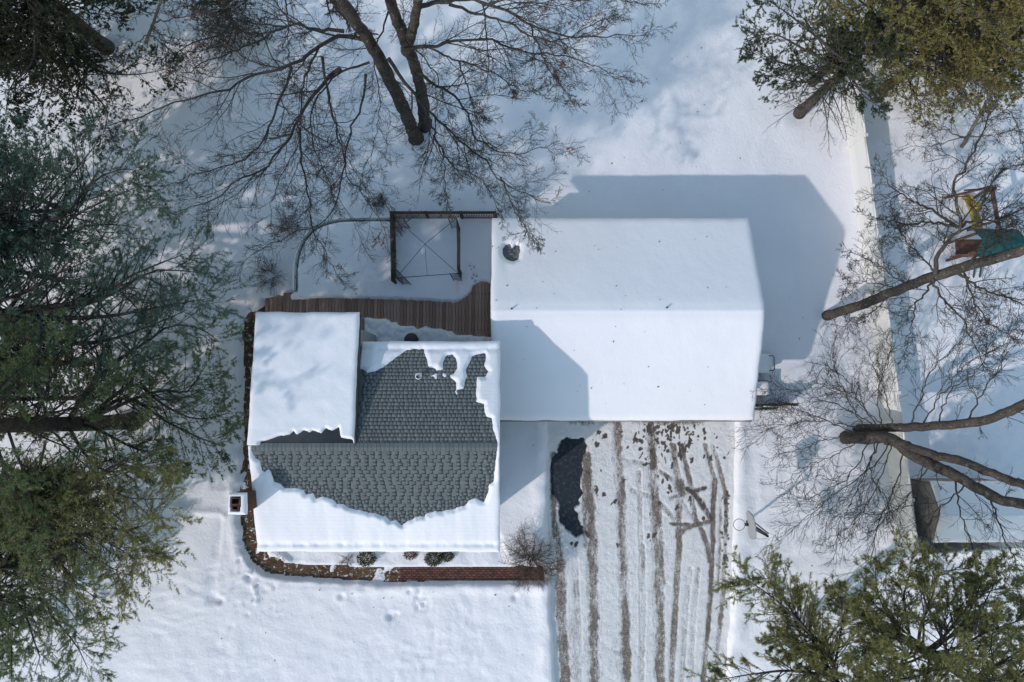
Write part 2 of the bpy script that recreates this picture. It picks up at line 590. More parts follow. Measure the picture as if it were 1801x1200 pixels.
hs = np.where(td < 0.14, inside + (hs - inside) * smooth(0.0, 0.14, td), hs)
# strip of thin snow between the house wall and the path
fs = sdf_poly(gx, gy, W([(476, 940), (880, 940), (900, 996), (640, 995), (520, 990)]))
hs = np.where(fs < 0, 0.16 + 0.06 * fbm(gx, gy, 0.5, 3, 40.0), hs)


def prints(lst, depth=0.10):
    global hs
    for a, b, r in lst:
        p = P(a, b, 0.25)
        d = np.hypot(gx - p[0], (gy - p[1]))
        r = r / 55.0
        d = d * (1 + 0.35 * fbm(gx, gy, 0.22, 2, a))
        hs -= depth * np.exp(-(d / r) ** 2)
        hs += depth * 0.2 * np.exp(-((d - r * 1.7) / (r * 0.6)) ** 2)


prints([(688, 1085, 9), (697, 1081, 6), (375, 1053, 12), (388, 1056, 8), (720, 1040, 5), (733, 1050, 5), (745, 1063, 5), (735, 1068, 4),
        (445, 1003, 6), (438, 1018, 7), (432, 1012, 5), (448, 1052, 5), (452, 1030, 5), (600, 1050, 7), (420, 985, 5), (1000, 1045, 6), (905, 1050, 8)], 0.13)
rr = np.random.default_rng(5)
prints([(rr.uniform(390, 500), rr.uniform(1000, 1085), rr.uniform(3, 6)) for _ in range(26)], 0.05)
prints([(rr.uniform(1390, 1412), y, 4) for y in range(395, 560, 13)], 0.035)
prints([(rr.uniform(1440, 1500), rr.uniform(220, 400), 5) for _ in range(12)], 0.05)
prints([(rr.uniform(250, 420), rr.uniform(960, 1120), rr.uniform(4, 9)) for _ in range(30)], 0.04)


def ridge(pxs, hgt, wd, off=0.0):
    global hs
    d = sdf_line(gx, gy, W(pxs, 0.25))
    hs += hgt * np.exp(-((d - off) / wd) ** 2)


ridge([(285, 882), (305, 888), (330, 897), (360, 902), (378, 900), (395, 908)], 0.09, 0.13)
ridge([(388, 905), (386, 950), (378, 1000), (369, 1040)], -0.08, 0.07)
ridge([(421, 590), (420, 680), (416, 760), (415, 850), (418, 960), (428, 1000), (460, 1022), (520, 1030), (640, 1033)], -0.06, 0.14)
ridge([(446, 1030), (452, 1060)], 0.09, 0.09)
ridge([(738, 1034), (738, 1052)], -0.09, 0.05)
ridge([(729, 1055), (752, 1053), (755, 1072), (733, 1074), (729, 1055)], -0.07, 0.05)
# melted wells round the trunks
prints([(738, 236, 30), (1449, 556, 20), (1490, 765, 24), (240, 741, 26), (1402, 203, 20), (1475, 1058, 18), (1372, 1112, 18), (192, 88, 24)], 0.10)
# trodden, dirty patch between path and deck
nd = sdf_poly(gx, gy, W([(375, 540), (420, 530), (455, 530), (450, 575), (420, 570), (380, 562)]))
hs = np.where(nd < 0.1, hs * (0.25 + 0.75 * smooth(-0.3, 0.1, nd)) + 0.09 * fbm(gx, gy, 0.4, 3, 50.0) * smooth(0.1, -0.2, nd) - 0.03 * smooth(0.1, -0.2, nd), hs)
nd = sdf_poly(gx, gy, W([(225, 545), (260, 535), (300, 545), (290, 565), (240, 568)])) + 0.45 * fbm(gx, gy, 0.5, 4, 71.0) + 0.1
hs = np.where(nd < 0.15, hs * smooth(-0.1, 0.15, nd) - 0.02 + 0.05 * fbm(gx, gy, 0.4, 3, 55.0), hs)


def snow_at(x, y):
    i = int(np.clip(np.searchsorted(xs, x), 0, len(xs) - 1))
    j = int(np.clip(np.searchsorted(ys, y), 0, len(ys) - 1))
    return float(max(hs[i, j], 0))


nx, ny = gx.shape
idx = np.arange(nx * ny).reshape(nx, ny)
fq = np.stack([idx[:-1, :-1], idx[1:, :-1], idx[1:, 1:], idx[:-1, 1:]], -1).reshape(-1, 4)
mesh_np('snow_cover', [(np.stack([gx, gy, hs], -1).reshape(-1, 3), fq)], M['snow'], kind='structure')

# ------------------------------------------------------------------ driveway: asphalt and the packed snow on it
dpoly = W([(962, 690), (1290, 690), (1288, 820), (1285, 1000), (1275, 1200), (1262, 1420), (985, 1420), (978, 1200), (971, 1090), (966, 1000), (963, 900), (962, 800)])
me = bpy.data.meshes.new('driveway')
me.from_pydata([(p[0], p[1], 0.012) for p in dpoly], [], [tuple(range(len(dpoly)))[::-1]])
me.materials.append(M['asphalt'])
link(bpy.data.objects.new('driveway', me), kind='structure')

dx0, dx1 = P(962, 800)[0] - 0.3, P(1290, 800)[0] + 0.3
dy0, dy1 = P(1000, 1245)[1], gyS + 0.55
xs2, ys2 = np.arange(dx0, dx1, 0.037), np.arange(dy0, dy1, 0.042)
ux, uy = np.meshgrid(xs2, ys2, indexing='ij')
wob = 0.07 * fbm(ux, uy, 0.35, 4, 2.2)
dirt = np.full(ux.shape, 0.0)
wet = np.zeros(ux.shape)
press = np.zeros(ux.shape)


def track(pts, width, strength, wetness=0.0, tread=True, edge=0.10):
    strength = min(1.0, strength * 1.04)
    width = width + (0.0 if width > 13 else 1.0)
    global dirt, wet, press
    nf = 1.15 if width > 13 else 0.5
    edge = 0.16 if width > 13 else 0.06
    d = sdf_line(ux, uy, W(pts, 0.03)) + nf * (wob * 0.9 + 0.05 * fbm(ux, uy, 0.16, 2, pts[0][1] * 0.37))
    wv = width / 38.7 / 2
    m = smooth(wv + edge * 0.5, wv - edge, d)
    dirt = np.maximum(dirt, 0.38 * strength * smooth(wv * 2.4, wv * 0.8, d))
    dirt = np.maximum(dirt, m * strength * (0.84 + 0.55 * fbm(ux, uy * 0.45, 0.5, 4, len(pts) * 3.1 + pts[0][0])))
    wet = np.maximum(wet, m * wetness)
    press = np.maximum(press, smooth(wv + 0.03, wv - 0.03, d) * 0.8)
    press = press - 0.5 * np.exp(-((d - wv - 0.04) / 0.03) ** 2) * (press < 0.3)


# faint brown bands over the whole drive
lane = fbm(ux, uy * 0.12, 0.8, 3, 1.0)
dirt += 0.06 + 0.13 * smooth(-7.0, -11.0, uy) * smooth(P(1200, 1100)[0], P(1120, 1100)[0], ux) + 0.10 * lane + 0.14 * fbm(ux, uy * 0.5, 0.7, 3, 19.0) + 0.12 * fbm(ux, uy, 1.6, 3, 7.0)
dirt += 0.10 * fbm(ux, uy, 0.45, 3, 3.0)
track([(1030, 800), (1036, 860), (1042, 950), (1044, 1060), (1046, 1250)], 20, 0.78, 0.15)
track([(1024, 800), (1028, 900), (1030, 960)], 8, 0.6)
track([(1086, 738), (1088, 800), (1092, 880), (1096, 960), (1100, 1080), (1102, 1250)], 18, 0.70, 0.1)
track([(1146, 738), (1148, 790), (1148, 822)], 15, 0.95, 0.45)
track([(1148, 820), (1153, 890), (1158, 960), (1160, 1080), (1162, 1250)], 21, 0.70, 0.05)
track([(1184, 785), (1189, 826), (1196, 850), (1195, 880), (1193, 920), (1195, 958), (1190, 1020), (1186, 1100), (1178, 1250)], 11, 0.62, 0.0)
track([(1199, 785), (1207, 820), (1215, 855), (1219, 889), (1222, 912), (1235, 935), (1245, 962), (1252, 1000)], 9, 0.72, 0.15)
track([(1240, 782), (1247, 808), (1255, 835), (1258, 850)], 8, 0.66, 0.1)
track([(1258, 846), (1254, 885), (1253, 960), (1251, 1010), (1247, 1080), (1238, 1180), (1232, 1250)], 9, 0.80, 0.25)
track([(1254, 784), (1262, 812), (1270, 842), (1276, 870), (1278, 904), (1276, 960), (1272, 1040), (1262, 1140), (1256, 1250)], 8, 0.58, 0.0)
track([(1268, 880), (1266, 960), (1262, 1040)], 6, 0.55)
track([(1209, 860), (1220, 868), (1236, 888), (1250, 912)], 9, 1.0, 0.8)
track([(1217, 865), (1240, 858)], 7, 0.95, 0.7)
track([(1180, 875), (1212, 866)], 7, 0.8, 0.3)
track([(1192, 944), (1205, 930), (1224, 923), (1250, 917)], 8, 0.72, 0.1)
track([(1180, 921), (1215, 923), (1245, 918)], 6, 0.72, 0.2)
track([(1092, 808), (1118, 812), (1142, 818)], 7, 0.52)
track([(1112, 862), (1132, 869), (1152, 877), (1172, 895), (1188, 915)], 8, 0.55)
track([(1160, 828), (1185, 845), (1196, 858)], 8, 0.55)
track([(1200, 880), (1215, 905), (1222, 915)], 6, 0.6, 0.2)
track([(973, 800), (971, 860), (974, 920), (982, 960), (986, 1000)], 17, 0.74, 0.2)
track([(986, 990), (986, 1080), (993, 1180), (996, 1250)], 22, 0.62)
track([(1130, 960), (1132, 1060), (1126, 1250)], 10, 0.42)
track([(1010, 960), (1016, 1080), (1020, 1250)], 12, 0.36)
track([(1195, 850), (1198, 866)], 18, 0.85, 0.3)
track([(1257, 845), (1256, 858)], 12, 0.85, 0.3)
track([(1214, 1000), (1206, 1080), (1196, 1250)], 9, 0.42)
track([(1228, 1000), (1220, 1100), (1212, 1250)], 8, 0.40)
track([(1124, 830), (1128, 960), (1130, 1200)], 8, 0.34)
# dirt trodden in front of the garage doors
fg = smooth(0.85, 0.1, gyS + 0.1 - uy) * smooth(-0.1, 0.6, fbm(ux, uy, 0.9, 3, 61.0) + 0.35 * smooth(P(1050, 740)[0], P(1120, 740)[0], ux) - 0.55 * smooth(P(1225, 740)[0], P(1260, 740)[0], ux))
dirt = np.maximum(dirt, 0.9 * fg)
wet = np.maximum(wet, fg * 0.5)
# dark footprints
for q in range(170):
    a = rr.normal(1175, 30) if q < 110 else rr.uniform(975, 1280)
    b = 748 + abs(rr.normal(0, 34)) if q < 110 else rr.uniform(745, 960)
    p = P(a, b)
    an = rr.uniform(0.9, 2.2)
    ex, ey = math.cos(an), math.sin(an)
    lx, ly = (ux - p[0]) * ex + (uy - p[1]) * ey, -(ux - p[0]) * ey + (uy - p[1]) * ex
    m = smooth(1.25, 0.7, np.hypot(lx / rr.uniform(0.04, 0.15), ly / rr.uniform(0.025, 0.07)) * (1 + 0.9 * fbm(ux, uy, 0.14, 2, float(q))))
    dirt = np.maximum(dirt, m * 0.95)
    wet = np.maximum(wet, m * 0.75)
# line of clods by the right-hand bank
for q in range(46):
    p = P(rr.normal(1277, 4), rr.uniform(870, 1010))
    m = smooth(1.2, 0.8, np.hypot(ux - p[0], uy - p[1]) / rr.uniform(0.03, 0.075))
    dirt = np.maximum(dirt, m)
    wet = np.maximum(wet, m * 0.7)
PATCH = np.array([(190, 340), (215, 250), (260, 230), (380, 240), (400, 290), (360, 400), (355, 480), (370, 560), (365, 690), (355, 740), (290, 770),
                  (330, 830), (360, 900), (370, 960), (330, 1000), (250, 950), (200, 880), (210, 790), (190, 720), (140, 650), (130, 480), (150, 380)]) / 4.5 + [940, 720]
pd = sdf_poly(ux, uy, W(PATCH, 0.02)) + 0.16 * fbm(ux, uy, 0.30, 5, 4.4)
thick = 0.06 + 0.02 * fbm(ux, uy, 0.5, 3, 2.0) + 0.022 * fbm(ux, uy, 0.2, 3, 8.0) - 0.028 * press
thick = np.where(pd < 0.1, -0.02 + (thick + 0.02) * smooth(0.0, 0.1, pd), thick)
dirt = np.maximum(dirt, 0.7 * np.exp(-(pd / 0.10) ** 2) * (fbm(ux, uy, 0.6, 2, 66.0) > -0.15))
ed = sdf_poly(ux, uy, dpoly)
thick = np.where(ed > -0.2, thick + 0.04 * smooth(-0.2, 0.1, ed), thick)
dirt = np.where(ed > -0.25, dirt * smooth(0.05, -0.25, ed), dirt)
dirt = dirt * smooth(-0.05, -0.3, ed) if False else dirt
n1, n2 = ux.shape
idx = np.arange(n1 * n2).reshape(n1, n2)
keep = (thick[:-1, :-1] > -0.019) | (thick[1:, 1:] > -0.019)
keep &= ed[:-1, :-1] < 0.28
fq = np.stack([idx[:-1, :-1], idx[1:, :-1], idx[1:, 1:], idx[:-1, 1:]], -1)[keep]
mesh_np('driveway_snow', [(np.stack([ux, uy, 0.012 + thick], -1).reshape(-1, 3), fq)], M['drive_snow'], attrs={'dirt': np.clip(dirt, 0, 1).ravel(), 'wet': np.clip(wet, 0, 1).ravel()}, kind='structure')

# ------------------------------------------------------------------ brick path in front of the house
bp0, bp1 = P(700, 1012), P(958, 1010)
pby0, pby1 = P(800, 1021)[1], P(800, 995)[1]
path = mesh_np('brick_path', [box(bp0[0], bp1[0], pby0, pby1, 0.003, 0.012)], M['mortar'], smooth_shade=False, kind='structure')
bl, bw = 0.205, 0.098
rows = int((pby1 - pby0) / bw)
n = 0
bme = bpy.data.meshes.new('brick')
v, f = box(-bl / 2 + 0.006, bl / 2 - 0.006, -bw / 2 + 0.006, bw / 2 - 0.006, 0, 0.05)
v[4:, :2] *= 0.95
bme.from_pydata(v.tolist(), [], f.tolist())
bme.materials.append(M['path_brick'])
for r in range(rows):
    x = bp0[0] + (0.1 if r % 2 else 0.0)
    while x < bp1[0]:
        o = bpy.data.objects.new('brick', bme)
        o.location = (x + bl / 2, pby0 + (r + 0.5) * bw, 0.008 + random.uniform(-0.006, 0.006))
        o.rotation_euler = (random.uniform(-.02, .02), random.uniform(-.02, .02), random.uniform(-.02, .02))
        link(o, path)
        x += bl
        n += 1

# matted dead grass standing in the shovelled strip
rg = np.random.default_rng(77)
tw_ = TRENCH[:, :2]
c_ = np.stack([rg.uniform(tw_[:, 0].min(), tw_[:, 0].max(), 60000), rg.uniform(tw_[:, 1].min(), tw_[:, 1].max(), 60000)], -1)
dt_ = sdf_poly(c_[:, 0], c_[:, 1], TRENCH)
ok_ = (dt_ < -0.02) & ~((c_[:, 0] > hx0 + 0.3) & (c_[:, 1] > hyS + 0.3)) & ~((c_[:, 0] > bp0[0] - 0.1) & (c_[:, 1] < hyS)) & ~((c_[:, 0] > hx0 + 0.6) & (c_[:, 1] > 2))
c_ = c_[ok_][:9000]
c3 = np.column_stack([c_, np.zeros(len(c_))])
up_ = rg.normal(size=c3.shape) * np.array([0.8, 0.8, 0.3]) + [0, 0, 0.55]
up_ /= np.linalg.norm(up_, axis=1, keepdims=True)
gs_ = np.cross(up_, rg.normal(size=c3.shape)); gs_ /= np.linalg.norm(gs_, axis=1, keepdims=True)
gl_ = rg.uniform(0.05, 0.15, (len(c3), 1))
gv_ = np.stack([c3 - gs_ * 0.010, c3 + gs_ * 0.010, c3 + up_ * gl_], 1).reshape(-1, 3)
mesh_np('dead_grass', [(gv_, np.arange(len(gv_)).reshape(-1, 3))], M['grass_dead'], smooth_shade=False, attrs={'tint': np.repeat(rg.random(len(c3)), 3)}, label='flattened brown dead grass in the cleared strip around the house', cat='grass', kind='stuff')

# ------------------------------------------------------------------ roof snow
def snow_sheet(name, x0, x1, y0, y1, step, zf, tf, mat, over=0.05, **kw):
    ax = np.linspace(x0, x1, max(4, int((x1 - x0) / step)))
    ay = np.linspace(y0, y1, max(4, int((y1 - y0) / step)))
    X, Y = np.meshgrid(ax, ay, indexing='ij')
    T = tf(X, Y)
    Z = zf(X, Y) + T
    ex_ = np.clip(1 - np.minimum(X - x0, x1 - X) / 0.3, 0, 1) * np.sign(X - (x0 + x1) / 2)
    ey_ = np.clip(1 - np.minimum(Y - y0, y1 - Y) / 0.3, 0, 1) * np.sign(Y - (y0 + y1) / 2)
    X = X + ex_ * (0.035 * fbm(X, Y, 0.7, 3, 91.0) if over else 0)
    Y = Y + ey_ * (0.035 * fbm(X, Y, 0.7, 3, 95.0) if over else 0)
    # wavy rim
    n1, n2 = X.shape
    id_ = np.arange(n1 * n2).reshape(n1, n2)
    fq = np.stack([id_[:-1, :-1], id_[1:, :-1], id_[1:, 1:], id_[:-1, 1:]], -1)
    bare = T < -0.03
    kp = ~(bare[:-1, :-1] & bare[1:, :-1] & bare[1:, 1:] & bare[:-1, 1:])
    V = np.stack([X, Y, Z], -1).reshape(-1, 3)
    ring = np.concatenate([id_[:, 0], id_[-1, 1:], id_[-2::-1, -1], id_[0, -2:0:-1]])
    rv = V[ring].copy()
    rv[:, 2] = zf(rv[:, 0], rv[:, 1]) - 0.06
    rv[:, 0] += np.where(rv[:, 0] > (x0 + x1) / 2, -0.02, 0.02)
    rv[:, 1] += np.where(rv[:, 1] > (y0 + y1) / 2, -0.02, 0.02)
    base = len(V)
    m = len(ring)
    sk = np.stack([ring, base + np.arange(m), base + (np.arange(m) + 1) % m, np.roll(ring, -1)], -1)
    return mesh_np(name, [(np.vstack([V, rv]), np.vstack([fq[kp], sk]))], mat, **kw)


def rnd_edge(X, Y, x0, x1, y0, y1, r):
    d = np.minimum(np.minimum(X - x0, x1 - X), np.minimum(Y - y0, y1 - Y))
    q = 1 - np.clip(d / r, 0, 1)
    return np.sqrt(np.clip(1 - q * q, 0, 1))


# ------------------------------------------------------------------ garage
garage = empty('garage', ((gx0 + gx1) / 2, (gyN + gyS) / 2, 0), 'long low garage with snow covered gable roof at the head of the driveway', 'garage')
wx0, wx1, wyS, wyN = gx0 + 0.22, gx1 - 0.28, gyS + 0.40, gyN - 0.35
wall_t = 2.95
gw = [box(wx0, wx1, wyS, wyN, 0, wall_t)]
for xa in (wx0, wx1):
    v = np.array([[xa - 0.004 if xa == wx0 else xa - 0.08, wyS, wall_t], [xa - 0.004 if xa == wx0 else xa - 0.08, wyN, wall_t], [xa, gyR, G_RZ - 0.2],
                  [xa + 0.08 if xa == wx0 else xa + 0.004, wyS, wall_t], [xa + 0.08 if xa == wx0 else xa + 0.004, wyN, wall_t], [xa + 0.04, gyR, G_RZ - 0.2]])
    gw.append((v, np.array([[0, 1, 2], [5, 4, 3]])))
    gw.append((v, np.array([[0, 2, 5, 3], [1, 4, 5, 2]])))
mesh_np('wall', gw, M['siding_white'], garage, False)


def gable_roof(name, x0, x1, yS, yR, yN, zS, zR, zN, th, mat, parent):
    v = []
    for x in (x0, x1):
        for y, z in ((yS, zS), (yR, zR), (yN, zN)):
            v.append((x, y, z - 0.01)); v.append((x, y, z - th))
    f = [[0, 6, 8, 2], [2, 8, 10, 4], [1, 3, 9, 7], [3, 5, 11, 9], [0, 1, 7, 6], [4, 10, 11, 5], [0, 2, 3, 1], [2, 4, 5, 3], [6, 7, 9, 8], [8, 9, 11, 10]]
    return mesh_np(name, [(np.array(v), np.array(f))], mat, parent, False)


g_roof = gable_roof('roof', gx0, gx1, gyS, gyR, gyN, G_EZ, G_RZ, G_EZ, 0.16, M['shingle_under'], garage)
mesh_np('fascia', [box(gx0, gx1, gyS - 0.03, gyS - 0.004, G_EZ - 0.2, G_EZ + 0.015)], M['trim'], garage, False)
mesh_np('fascia', [box(gx0, gx1, gyN + 0.004, gyN + 0.03, G_EZ - 0.2, G_EZ + 0.015)], M['trim'], garage, False)
mesh_np('gutter', [box(gx0 + 0.02, gx1 + 0.02, gyS - 0.11, gyS - 0.034, G_EZ - 0.13, G_EZ - 0.02)], M['gutter'], garage, False)
for i, cx in enumerate((wx0 + 3.6, wx0 + 6.4, wx0 + 9.0)):
    dr = mesh_np('garage_door', [box(cx - 1.15, cx + 1.15, wyS - 0.05, wyS - 0.004, 0.03, 2.2)], M['trim'], garage, False)
    for r in range(4):
        mesh_np('panel', [box(cx - 1.1, cx + 1.1, wyS - 0.075, wyS - 0.052, 0.07 + r * 0.53, 0.55 + r * 0.53)], M['trim'], dr, False)
dr = mesh_np('window', [box(wx1 + 0.004, wx1 + 0.05, gyR - 0.6, gyR + 0.4, 1.1, 2.2)], M['trim'], garage, False)
mesh_np('pane', [box(wx1 + 0.052, wx1 + 0.06, gyR - 0.52, gyR + 0.32, 1.18, 2.12)], M['glass'], dr, False)

HOLE = [Pf(860 + a / 6, 360 + b / 6, zg) for a, b in [(150, 480), (175, 440), (215, 430), (225, 465), (262, 470), (280, 435), (318, 450), (318, 500), (305, 530), (300, 575), (255, 590), (205, 570), (165, 540)]]


def t_garage(X, Y):
    T = 0.21 + 0.02 * fbm(X, Y, 2.5, 2, 3.0) + 0.008 * fbm(X, Y, 0.5, 2, 6.0)
    T = T * (0.30 + 0.70 * rnd_edge(X, Y, gx0 - 0.05, gx1 + 0.07, gyS - 0.06, gyN + 0.06, 0.28))
    T = T - 0.05 * np.exp(-((Y - gyR) / 0.25) ** 2)
    d = sdf_poly(X, Y, HOLE) + 0.02 * fbm(X, Y, 0.2, 2, 3.0)
    T = np.where(d < 0.22, -0.05 + (T + 0.05) * smooth(0.0, 0.22, d) ** 0.6, T)
    T -= 0.05 * np.exp(-np.hypot(X - HOLE[0][0] - 0.15, (Y - HOLE[0][1] + 0.5) * 0.4) ** 2 / 0.05)
    return T


snow_sheet('roof_snow', gx0 - 0.05, gx1 + 0.07, gyS - 0.06, gyN + 0.06, 0.06, zg, t_garage, M['roof_snow'],
           label='smooth unbroken snow blanket on the long garage roof', cat='snow', kind='stuff')

# ------------------------------------------------------------------ house
house = empty('house', ((hx0 + hx1) / 2, (hyS + hyN) / 2, 0), 'two storey house with grey shingle roof, half cleared of snow', 'house')
ov = 0.38
mesh_np('wall', [box(hx0 + ov, hx1 - ov * 0.6, hyS + ov, hyN - ov, 0, H_EZ - 0.1)], M['siding'], house, False)
for xa in (hx0 + ov + 0.004, hx1 - ov * 0.6 - 0.004):
    mesh_np('gable_wall', [(np.array([[xa, hyS + ov, H_EZ - 0.1], [xa, hyN - ov, H_EZ - 0.1], [xa, hyR, H_RZ - 0.12]]), np.array([[0, 1, 2]]))], M['siding'], house, False)
mesh_np('addition_wall', [box(ax0 + 0.35, ax1 - 0.42, hyN - ov + 0.004, ayN - 0.35, 0, A_Z1 - 0.15), box(ax0 + 0.35, ax1 - 0.1, hyR + 0.3, hyN - ov, H_EZ - 0.3, A_Z1 - 0.15)], M['siding'], house, False)
h_roof = gable_roof('roof', hx0, hx1, hyS, hyR, hyN, H_EZ, H_RZ, H_EZ, 0.16, M['shingle_under'], house)
v = []
for x in (ax0, ax1):
    for y, z in ((hyR + 0.05, A_Z0), (ayN, A_Z1)):
        v.append((x, y, z - 0.005)); v.append((x, y, z - 0.2))
a_roof = mesh_np('membrane_roof', [(np.array(v), np.array([[0, 4, 6, 2], [1, 3, 7, 5], [0, 2, 3, 1], [4, 5, 7, 6], [2, 6, 7, 3], [0, 1, 5, 4]]))], M['membrane'], house, False)
mesh_np('roof_edge', [bar((ax1 + 0.03, hyR + 0.05, A_Z0 - 0.05), (ax1 + 0.03, ayN, A_Z1 - 0.05), 0.05, 0.16)], M['fascia'], house, False)
mesh_np('rake_board', [bar((hx1 + 0.02, hyS, H_EZ - 0.07), (hx1 + 0.02, hyR, H_RZ - 0.07), 0.03, 0.16), bar((hx1 + 0.02, hyR, H_RZ - 0.07), (hx1 + 0.02, hyN, H_EZ - 0.07), 0.03, 0.16)], M['fascia'], house, False)
mesh_np('rake_board', [bar((hx0 - 0.02, hyS, H_EZ - 0.07), (hx0 - 0.02, hyR, H_RZ - 0.07), 0.03, 0.16)], M['fascia'], house, False)
mesh_np('gutter', [box(hx0 + 0.03, hx1 - 0.03, hyS - 0.13, hyS - 0.005, H_EZ - 0.14, H_EZ - 0.03)], M['trim'], house, False)
mesh_np('gutter', [box(ax1 + 0.1, hx1 - 0.03, hyN + 0.005, hyN + 0.13, H_EZ - 0.14, H_EZ - 0.03)], M['trim'], house, False)
# windows and the front door on the street side, windows at the back
for cx in (hx0 + 1.6, hx0 + 4.4, hx0 + 7.2):
    for cz in (1.6, 4.3):
        if cz < 3 and abs(cx - hx0 - 4.4) < 0.1:
            d = mesh_np('door', [box(cx - 0.48, cx + 0.48, hyS + ov - 0.06, hyS + ov - 0.004, 0.25, 2.3)], M['red_wood'], house, False)
            mesh_np('handle', [box(cx + 0.34, cx + 0.40, hyS + ov - 0.12, hyS + ov - 0.062, 1.2, 1.3)], M['galv'], d, False)
            continue
        w_ = mesh_np('window', [box(cx - 0.5, cx + 0.5, hyS + ov - 0.05, hyS + ov - 0.004, cz - 0.65, cz + 0.65)], M['trim'], house, False)
        mesh_np('pane', [box(cx - 0.42, cx + 0.42, hyS + ov - 0.058, hyS + ov - 0.052, cz - 0.57, cz + 0.57)], M['glass'], w_, False)
# chimney on the west gable wall
c0 = P(405, 870, 7.6); c1 = P(436, 902, 7.6)
chx0, chx1, chy0, chy1 = c0[0], hx0 + 0.0, c1[1], c0[1]
chx1 = P(432, 880, 7.6)[0]
CHZ = 7.55
ch = mesh_np('chimney', [box(chx0, chx1, chy0, chy1, 0, CHZ - 0.12), box(chx0 - 0.03, chx1 + 0.03, chy0 - 0.03, chy1 + 0.03, CHZ - 0.116, CHZ)], M['brick_red'], house, False)
for (a0, a1, b0, b1) in ((chx0 + 0.07, chx0 + 0.37, chy1 - 0.37, chy1 - 0.09), (chx0 + 0.10, chx0 + 0.34, chy0 + 0.10, chy0 + 0.31)):
    fl_ = [box(a0, a1, b0, b0 + 0.03, CHZ + 0.003, CHZ + 0.16), box(a0, a1, b1 - 0.03, b1, CHZ + 0.003, CHZ + 0.16),
           box(a0, a0 + 0.03, b0 + 0.031, b1 - 0.031, CHZ + 0.003, CHZ + 0.16), box(a1 - 0.03, a1, b0 + 0.031, b1 - 0.031, CHZ + 0.003, CHZ + 0.16)]
    mesh_np('flue', fl_, M['flue_clay'], ch, False)
    mesh_np('flue_opening', [box(a0 + 0.031, a1 - 0.031, b0 + 0.031, b1 - 0.031, CHZ + 0.002, CHZ + 0.02)], M['flue'], ch, False)
# vent pipe
vp = Pf(736, 663, zh)
mesh_np('vent_pipe', [tubes(np.array([[vp[0], vp[1], vp[2] - 0.1], [vp[0], vp[1], vp[2] + 0.3]]), np.array([0.06, 0.06]), 10),
                      tubes(np.array([[vp[0], vp[1], vp[2] - 0.03], [vp[0], vp[1], vp[2] + 0.07]]), np.array([0.15, 0.075]), 10)], M['vent_white'], house)

Z2 = np.array([(75, 420), (120, 440), (150, 470), (250, 440), (330, 410), (400, 350), (480, 280), (560, 240), (640, 225), (740, 215), (765, 280), (790, 370), (810, 405), (870, 420),
               (880, 440), (930, 440), (965, 420), (970, 350), (1000, 285), (1050, 270), (1085, 310), (1090, 400), (1060, 460), (1010, 480), (1050, 530), (1085, 560), (1095, 640),
               (1180, 630), (1195, 560), (1215, 490), (1210, 420), (1240, 350), (1265, 290), (1320, 270), (1390, 260), (1400, 300), (1385, 380), (1430, 440), (1400, 490),
               (1310, 495), (1300, 560), (1295, 770), (1380, 790), (1400, 920), (1460, 940), (1470, 1040), (1490, 1110), (1515, 1180)]) / 6.0 + [620, 580]
S_EDGE = [(873, 785), (872, 800), (870, 820), (867, 847), (858, 850), (857, 867), (850, 882), (837, 875), (822, 880), (817, 889), (803, 891), (797, 895), (785, 896), (779, 899), (765, 899), (748, 903),
          (746, 908), (730, 907), (723, 913), (714, 917), (707, 922), (698, 913), (687, 914), (680, 907), (669, 905), (660, 901), (649, 901), (632, 896), (614, 892), (606, 884),
          (594, 885), (584, 877), (568, 872), (557, 876), (551, 866), (539, 868), (535, 861), (518, 857), (502, 857), (494, 850), (484, 846), (480, 832), (474, 821), (465, 829),
          (462, 826), (458, 811), (446, 800), (443, 790), (446, 782), (460, 778), (625, 776), (626, 700)]
BARE = np.array([Pf(a, b, zh) for a, b in list(map(tuple, Z2)) + S_EDGE])
ISL = [np.array([Pf(620 + a / 6, 580 + b / 6, zh) for a, b in q]) for q in (
    [(815, 490), (850, 475), (880, 450), (905, 465), (900, 510), (880, 540), (860, 500)],
    [(940, 480), (960, 455), (990, 470), (1000, 498), (965, 500)],
    [(1075, 650), (1095, 635), (1110, 660), (1120, 685), (1095, 690)],
    [(660, 455), (735, 450), (735, 475), (700, 480), (680, 520), (665, 490)])]


def t_house(X, Y):
    T = 0.115 + 0.02 * fbm(X, Y, 1.5, 2, 3.0) + 0.012 * fbm(X, Y * 0.3, 0.5, 2, 6.0)
    T += 0.05 * smooth(hyS + 1.6, hyS + 0.3, Y) + 0.03 * fbm(X, Y * 0.25, 0.55, 3, 16.0) + 0.0025 * np.sin((Y - hyS) / 0.135 * 2 * math.pi)
    T = T * (0.30 + 0.70 * rnd_edge(X, Y, hx0 - 0.06, hx1 + 0.06, hyS - 0.18, hyN + 0.18, 0.22))
    # melted rim over the gutters
    for ye in (hyS + 0.12, hyN - 0.12):
        T -= 0.07 * np.exp(-((Y - ye) / 0.10) ** 2) * (0.8 + 0.9 * fbm(X, Y, 0.3, 3, 3.3))
    d = sdf_poly(X, Y, BARE)
    d2 = np.full(X.shape, 9.0)
    for q in ISL:
        d2 = np.minimum(d2, sdf_poly(X, Y, q))
    d = np.maximum(d, -d2) if False else np.where(d2 < 0.06, np.maximum(d, 0.02 - d2), d)
    d = d + 0.045 * fbm(X, Y, 0.2, 4, 1.0)
    T = np.where(d < 0.17, -0.035 + (T + 0.035) * np.clip(d / 0.17, 0, 1) ** 0.8, T)
    # nothing of this sheet lies under the addition roof
    ua = (X < ax1 - 0.02) & (Y > hyR + 0.04)
    return np.where(ua, -0.06, T)


